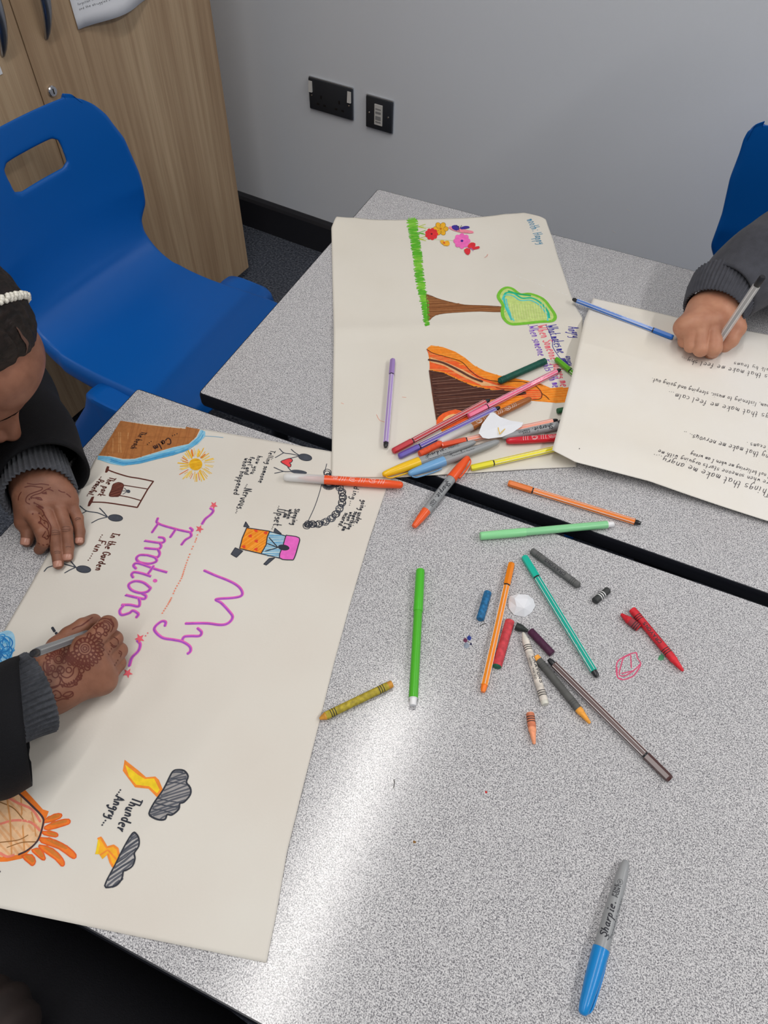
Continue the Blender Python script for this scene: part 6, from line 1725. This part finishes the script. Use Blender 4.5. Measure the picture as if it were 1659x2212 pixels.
for (x, y, r) in ((500, 960, 5), (510, 990, 8), (430, 1060, 7), (380, 960, 6), (340, 980, 5), (640, 990, 6), (930, 950, 6), (840, 1000, 5), (800, 1110, 5), (745, 1200, 3.5), (560, 850, 5), (660, 880, 5)): dc.circle(C2(x, y), r, w)
for pts in ([(300, 900), (330, 980), (420, 1020), (500, 1010), (530, 1080), (620, 1110), (700, 1050), (720, 960), (800, 900), (900, 920), (960, 960)], [(620, 760), (680, 850), (760, 930), (860, 960)], [(560, 760), (640, 850), (720, 930)], [(640, 640), (660, 740), (740, 820), (880, 880), (960, 900)], [(640, 700), (620, 800), (700, 880)],
            [(510, 1100), (560, 1190), (660, 1210), (760, 1120), (800, 1020), (790, 960)], [(520, 1210), (600, 1250), (700, 1240), (790, 1150), (850, 1060)], [(490, 1090), (510, 1150), (480, 1230), (400, 1270), (290, 1270)], [(290, 1150), (350, 1140), (370, 1170), (310, 1200), (350, 1220)], [(270, 1270), (400, 1250), (520, 1210)],
            [(380, 1340), (440, 1310), (500, 1340), (520, 1400), (460, 1430), (410, 1400), (440, 1370)], [(540, 1390), (600, 1340), (690, 1330), (700, 1390), (620, 1420), (540, 1390)], [(540, 1400), (640, 1390), (690, 1350)], [(380, 1450), (450, 1470), (540, 1440), (640, 1440)], [(330, 1350), (380, 1430), (420, 1500)], [(240, 930), (260, 1000), (330, 1060), (380, 1050)], [(260, 860), (240, 930)], [(1280, 560), (1330, 610), (1380, 620)], [(1290, 600), (1340, 640), (1390, 610)], [(1340, 480), (1400, 520), (1410, 590)], [(1420, 690), (1460, 720), (1440, 790)], [(1410, 720), (1440, 740)]):
    dc.line(l2(pts), w)
for i in range(9):
    t = i/8.; a = (520 + 300*t, 1215 - 170*t + 60*math.sin(pi*t)*.6); dc.line(l2([a, (a[0]+28, a[1]+46)]), .0013, 0)
for i in range(8):
    t = i/7.; a = (250 + 10*t, 880 + 180*t); dc.line(l2([(a[0]+30, a[1]), (a[0]+75, a[1]+15)]), .0014, 0)
for (x, y) in ((1300, 660), (1275, 700), (1258, 745), (1400, 840), (1375, 880), (1355, 915)): dc.circle(C2(x, y), .7, .0014)
o = dc.build('henna_pattern', m_henna, None); under(o, pg, PG0); o['label'] = 'reddish-brown henna pattern on the writing hand'

# clothes
def W3(px, py, h): return at(px, py, TZ + h)
o = cuff('knitted_cuff', [cuff_in_R, (cuff_in_R + cuff_end_R)/2, cuff_end_R], [.037, .0375, .0395], m_knit, None, ribs=40, depth=.0015); under(o, pg, PG0)
shR = np.array([-.15, -.61, .92]); elR = at(-190, 1612, .79); endR = W3(56, 1562, .056)
o = sleeve('blazer_sleeve', [shR, (shR+elR)/2 + [0, 0, -.01], elR, (elR+endR)/2, endR], [.080, .072, .064, .060, .058], m_blazer, None, fold=.0035, seed=3); under(o, pg, PG0)
cuff_in_L = cuff_end_L - cuffd_L*.055
o = cuff('knitted_cuff', [cuff_in_L, (cuff_in_L + cuff_end_L)/2, cuff_end_L], [.038, .039, .0405], m_knit, None, ribs=40, depth=.0015); under(o, pg, PG0)
shL = np.array([-.26, -.24, .93]); elL = cuff_end_L - cuffd_L*.20 + np.array([-.03, 0, .02]); endL = cuff_end_L - cuffd_L*.028 + np.array([.006, .006, .004])
o = sleeve('blazer_sleeve', [shL, (shL+elL)/2, elL, (elL*.45+endL*.55) + [0, .006, .004], endL], [.080, .072, .064, .058, .051], m_blazer, None, fold=.0040, seed=8); under(o, pg, PG0)
def f_bl(p):
    d = rcone(p, (-.24, -.50, .52), (-.21, -.44, .72), .135, .140)
    d = smin(d, rcone(p, (-.21, -.44, .72), (-.19, -.41, .86), .135, .105), .06)
    d = smin(d, rcone(p, shL, shR, .078, .078), .06)
    d = smin(d, rcone(p, (-.26, -.51, .48), (-.22, -.47, .56), .150, .140), .05)
    d = smax(d, -rcone(p, (-.19, -.38, .92), (-.12, -.34, 1.05), .050, .066), .012)     # neck opening
    return d
o = build_np('blazer_body', [sdf_mesh(f_bl, (-.50, -.82, .30), (.05, -.10, 1.08), .008)], m_blazer, None); under(o, pg, PG0)
def f_tr(p):
    d = rcone(p, (-.26, -.62, .54), (.52, -.70, .53), .100, .094)
    d = smin(d, rcone(p, (.52, -.70, .53), (.55, -.71, .10), .084, .055), .03)
    d2 = rcone(p, (-.26, -.44, .54), (.16, -.38, .53), .098, .080)
    d2 = smin(d2, rcone(p, (.16, -.38, .53), (.19, -.37, .10), .075, .055), .03)
    return smin(d, d2, .02)
o = build_np('trousers', [sdf_mesh(f_tr, (-.45, -.88, .02), (.67, -.22, .70), .008)], m_trouser, None); under(o, pg, PG0)
for (x, y) in ((.55, -.71), (.19, -.37)):
    f_sh = lambda p: smin(smax(rcone(p, (x-.03, y, .045), (x+.13, y+.01, .035), .045, .036), -p[:, 2] + .002, .004), rcone(p, (x, y, .06), (x, y, .11), .042, .042), .02)
    o = build_np('shoe', [sdf_mesh(f_sh, (x-.12, y-.09, -.02), (x+.22, y+.10, .18), .006)], m_shoe, None); under(o, pg, PG0)

# her pen
def held_pen(label, tip, back, body, r=.0040, clear=False):
    M, L = frame3(back, tip)
    root = empty('held_pen', label, 'pen', M=M, group='pens held in hands')
    if clear:
        MB().lathe([(0, 0), (0, r*.7), (.0008, r*.82), (.016, r*.86), (.017, r*.6)], 20, cap=False).build('end_cap', m_blackpl, root, autosmooth=40)
        MB().lathe([(.015, r*.8), (.015, r*1.02), (L-.022, r*1.02), (L-.022, r*.7)], 6, hexa=True, cap=False).build('barrel', body, root)
        MB().lathe([(.012, r*.42), (L-.03, r*.42), (L-.022, r*.5)], 12).build('ink_tube', plastic(40, 40, 44), root)
        b = MB()
        for k_ in range(6):
            a = pi/3*k_ + pi/6; e = np.array([0, math.cos(a), math.sin(a)]); t = np.array([0, -math.sin(a), math.cos(a)]); X = np.array([1, 0, 0]); c_ = e*r*1.03
            b.add([X*.016 + c_ + t*.00045 - e*.0002, X*(L-.023) + c_ + t*.00045 - e*.0002, X*(L-.023) + c_ - t*.00045 - e*.0002, X*.016 + c_ - t*.00045 - e*.0002], [(0, 1, 2, 3)])
        b.build('barrel_edges', m_white_line, root)
    else:
        MB().lathe([(-.004, 0), (-.004, r*.5), (-.003, r*.66), (.001, r*.78), (.0045, r*.8)], 18, cap=False).build('end_plug', m_blackpl, root, autosmooth=40)
        MB().lathe([(.004, r*.5), (.004, r), (L-.022, r), (L-.022, r*.6)], 6, hexa=True, cap=False).build('barrel', body, root)
        b = MB()
        for k_ in range(6):
            a = pi/3*k_ + pi/6; e = np.array([0, math.cos(a), math.sin(a)]); t = np.array([0, -math.sin(a), math.cos(a)]); X = np.array([1, 0, 0]); c_ = e*r*1.012
            b.add([X*.0045 + c_ + t*.0004 - e*.0002, X*(L-.023) + c_ + t*.0004 - e*.0002, X*(L-.023) + c_ - t*.0004 - e*.0002, X*.0045 + c_ - t*.0004 - e*.0002], [(0, 1, 2, 3)])
        b.build('stripe_print', m_white_line, root)
    MB().lathe([(L-.022, r*.8), (L-.010, r*.55), (L-.004, r*.3), (L-.003, r*.16), (L, r*.10), (L, 0)], 16, cap=False).build('nib', m_blackpl, root, autosmooth=40)
    return root
held_pen('grey fibre tip pen with a black end in the hennaed writing hand', at(221, 1358, zA(*at(221, 1358, TZ)[:2]) + .0006), at(74, 1411, .832), plastic(120, 124, 128), r=.0045)

# ------------------------------------------------------------------ person in the grey sweatshirt (right of the picture)
pr = empty('person', 'person in a charcoal sweatshirt writing with a clear pen on the handwritten sheet', 'person', (.82, .78, 0))
PR0 = np.array([.82, .78, 0.0])
def h3(x, y, h): return (1440 + x/7.575, 580 + y/7.575, h + .006)
FT = [(J(h3(1060, 760, .040), h3(1135, 970, .034), h3(1040, 1160, .025), h3(950, 1255, .018)), (.0165, .0135, .0122, .0105)),
      (J(h3(780, 860, .050), h3(770, 1300, .030), (1539, 760, .017), (1534, 762, .015)), (.0128, .0116, .0096, .0086)),
      (J(h3(560, 850, .052), h3(558, 1320, .026), (1518, 752, .014), (1525, 744, .014)), (.0124, .0106, .0090, .0084)),
      (J(h3(390, 900, .047), h3(395, 1270, .024), (1498, 744, .014), (1506, 736, .014)), (.0112, .0092, .0082, .0076)),
      (J(h3(275, 970, .038), h3(282, 1200, .020), (1486, 732, .013), (1494, 726, .013)), (.0100, .0080, .0072, .0066))]
wt = J(h3(660, 690, .042), h3(940, 670, .044), (1576, 622, .066))
palmT = [(wt[0], FT[4][0][0], .021, .0105), (wt[0], FT[3][0][0], .021, .0112), (wt[0], FT[2][0][0], .021, .0118), (wt[1], FT[1][0][0], .021, .0122), (wt[1], FT[0][0][1], .019, .0130),
         (FT[1][0][0], FT[4][0][0], .0112, .0095), (wt[0], wt[1], .023, .023), ((wt[0]+wt[1])/2, wt[2], .028, .031)]
fT, loT, hiT = hand_sdf(FT, palmT, kf=.004, kp=.014)
mT = sdf_mesh(fT, loT, hiT, .0015)
# the other hand lies relaxed on the sheet
fz = np.array([-.25, -.97, 0]); fz /= np.linalg.norm(fz); sz = np.array([fz[1], -fz[0], 0.0]); W2h = np.array([.945, .455, .752]); up3 = np.array([0, 0, 1.0])
FT2 = []
for off, ln in ((.027, .95), (.009, 1.05), (-.009, 1.0), (-.026, .82)):
    m0 = W2h + fz*(.072 - abs(off)*.25) + sz*off - up3*.006; p1 = m0 + fz*.038*ln - up3*.004; d1 = p1 + fz*.024*ln - up3*.011; t1_ = d1 + fz*.015*ln - up3*.007
    FT2.append(([m0, p1, d1, t1_], (.0112, .0092, .0082, .0074)))
c0 = W2h + fz*.018 + sz*.020 - up3*.006
FT2.insert(0, ([c0, c0 + fz*.032 + sz*.020 - up3*.008, c0 + fz*.056 + sz*.028 - up3*.013, c0 + fz*.074 + sz*.028 - up3*.016], (.0140, .0115, .0102, .0090)))
wA, wB = W2h + sz*.011, W2h - sz*.011
palm2 = [(wA, FT2[1][0][0], .020, .0120), (wA, FT2[2][0][0], .020, .0120), (wB, FT2[3][0][0], .020, .0115), (wB, FT2[4][0][0], .020, .0110), (wA, FT2[0][0][1], .018, .0125), (wA, wB, .021, .021), (W2h, W2h - fz*.07 + up3*.02, .025, .030)]
fT2, loT2, hiT2 = hand_sdf(FT2, palm2, kf=.005, kp=.014)
mT2 = sdf_mesh(fT2, loT2, hiT2, .002)
HR2 = rot3(math.radians(-100), math.radians(30), 0.0); HC2 = np.array([.84, .62, 1.17])
fH2, loH2, hiH2 = head_sdf(HR2, HC2, np.array([.82, .74, 1.03]))
mH2 = sdf_mesh(fH2, loH2, hiH2, .004)
def f_in2(p):
    d = rcone(p, (.82, .74, 1.03), (.825, .77, .80), .055, .10); d = smin(d, rcone(p, (.825, .77, .80), (.825, .76, .52), .10, .11), .05)
    a_, b_, c_ = np.array([.74, .80, .99]), at(1805, 545, .825), wt[2]
    d = smin(d, rcone(p, (.82, .76, .96), a_, .06, .048), .03); d = smin(d, rcone(p, a_, b_, .046, .038), .02); d = smin(d, rcone(p, b_, at(1712, 545, .812), .038, .036), .02)
    d = smin(d, rcone(p, (.82, .76, .96), (.98, .78, 1.0), .06, .048), .03); d = smin(d, rcone(p, (.98, .78, 1.0), (1.02, .60, .84), .046, .038), .02); d = smin(d, rcone(p, (1.02, .60, .84), W2h - fz*.05 + up3*.014, .038, .028), .02)
    return smin(d, rcone(p, at(1712, 545, .812), c_, .036, .030), .02)
mI2 = sdf_mesh(f_in2, (.55, .35, .40), (1.12, .92, 1.12), .008)
body2 = build_np('body', [mH2, mT, mT2, mI2], m_skinB, None); under(body2, pr, PR0)
fh2, _, _ = hair_sdf(HR2, HC2, bun=False)
o = build_np('hair', [sdf_mesh(fh2, HC2 - .17, HC2 + .17, .004)], m_hair, None); under(o, pr, PR0)
def hloc2(x, y, z): return HC2 + HR2 @ np.array([x, y, z])
for s_ in (-1, 1):
    drape(body2, [hloc2(.094, s_*.010, .018), hloc2(.090, s_*.028, .022), hloc2(.075, s_*.050, .014)], .0075, 'eyebrow', m_hair, .0006, pr, PR0)
    drape(body2, [hloc2(.083, s_*.019, -.004), hloc2(.084, s_*.031, -.008), hloc2(.075, s_*.044, -.003)], .0030, 'eyelashes', m_hair, .0006, pr, PR0)
ce = W3(1541, 672, .050); ci = W3(1568, 618, .062)
o = cuff('ribbed_cuff', [ci, (ci+ce)/2, ce], [.049, .048, .043], m_sweat, None, ribs=52, depth=.0011); under(o, pr, PR0)
shT = np.array([.74, .80, 1.00]); elT = at(1805, 545, .825); s0 = W3(1571, 628, .064)
o = sleeve('sweatshirt_sleeve', [shT, (shT+elT)/2 + [.02, .01, 0], elT, at(1712, 545, .812), at(1638, 572, .795), s0], [.085, .076, .068, .066, .060, .051], m_sweat, None, fold=.0060, seed=5); under(o, pr, PR0)
shT2 = np.array([.98, .78, 1.02]); elT2 = np.array([1.02, .60, .84]); s2 = np.array([.958, .505, .768])
o = sleeve('sweatshirt_sleeve', [shT2, (shT2+elT2)/2, elT2, (elT2+s2)/2, s2], [.085, .074, .066, .058, .046], m_sweat, None, fold=.004, seed=6); under(o, pr, PR0)
def f_sw(p):
    d = rcone(p, (.825, .76, .50), (.825, .77, .80), .150, .150)
    d = smin(d, rcone(p, shT, shT2, .080, .080), .07)
    d = smax(d, -rcone(p, (.82, .735, 1.03), (.82, .70, 1.2), .062, .08), .012)
    return d
o = build_np('sweatshirt_body', [sdf_mesh(f_sw, (.55, .55, .30), (1.12, .98, 1.2), .009)], m_sweat, None); under(o, pr, PR0)
def f_tr2(p):
    d = rcone(p, (.74, .72, .53), (.73, .36, .53), .085, .075); d = smin(d, rcone(p, (.73, .36, .53), (.73, .34, .10), .07, .05), .03)
    d2 = rcone(p, (.90, .72, .53), (.92, .36, .53), .085, .075); d2 = smin(d2, rcone(p, (.92, .36, .53), (.92, .34, .10), .07, .05), .03)
    return smin(d, d2, .02)
o = build_np('trousers', [sdf_mesh(f_tr2, (.60, .22, .02), (1.06, .86, .68), .009)], m_trouser, None); under(o, pr, PR0)
for (x, y) in ((.73, .34), (.92, .34)):
    f_sh = lambda p: smin(smax(rcone(p, (x, y+.03, .045), (x, y-.13, .035), .045, .036), -p[:, 2] + .002, .004), rcone(p, (x, y, .06), (x, y, .11), .042, .042), .02)
    o = build_np('shoe', [sdf_mesh(f_sh, (x-.09, y-.22, -.02), (x+.10, y+.12, .18), .007)], m_shoe, None); under(o, pr, PR0)
held_pen('clear-barrelled pen with a black cap in the fist of the person in grey', at(1531, 770, zC(*at(1531, 770, TZ + .006)[:2]) + .0006), at(1648, 597, .862), m_clear, r=.0050, clear=True)
bpy.data.objects['held_pen.001']['group'] = 'pens held in hands'

# unidentified dark brown shape, its bag-like form made up, cut by the lower left corner
bc = at(-38, 2240, .672); root = empty('brown_shape', 'unidentified dark brown rounded shape in the lower left corner beside black trousers', 'unidentified object', (bc[0], bc[1], bc[2]))
m_brown_shape = mat('dark_brown_surface', rgb(40, 30, 27), .7, bump=.4, bscale=60, var=.3, vscale=40, stretch=(1, .2, .2))
o = build_np('shape_body', [sdf_mesh(lambda p: ell(p, (0, 0, 0), (.044, .042, .046)) - .0015*np.sin(p[:, 0]*300), (-.09, -.09, -.09), (.09, .09, .09), .004)], m_brown_shape, root)
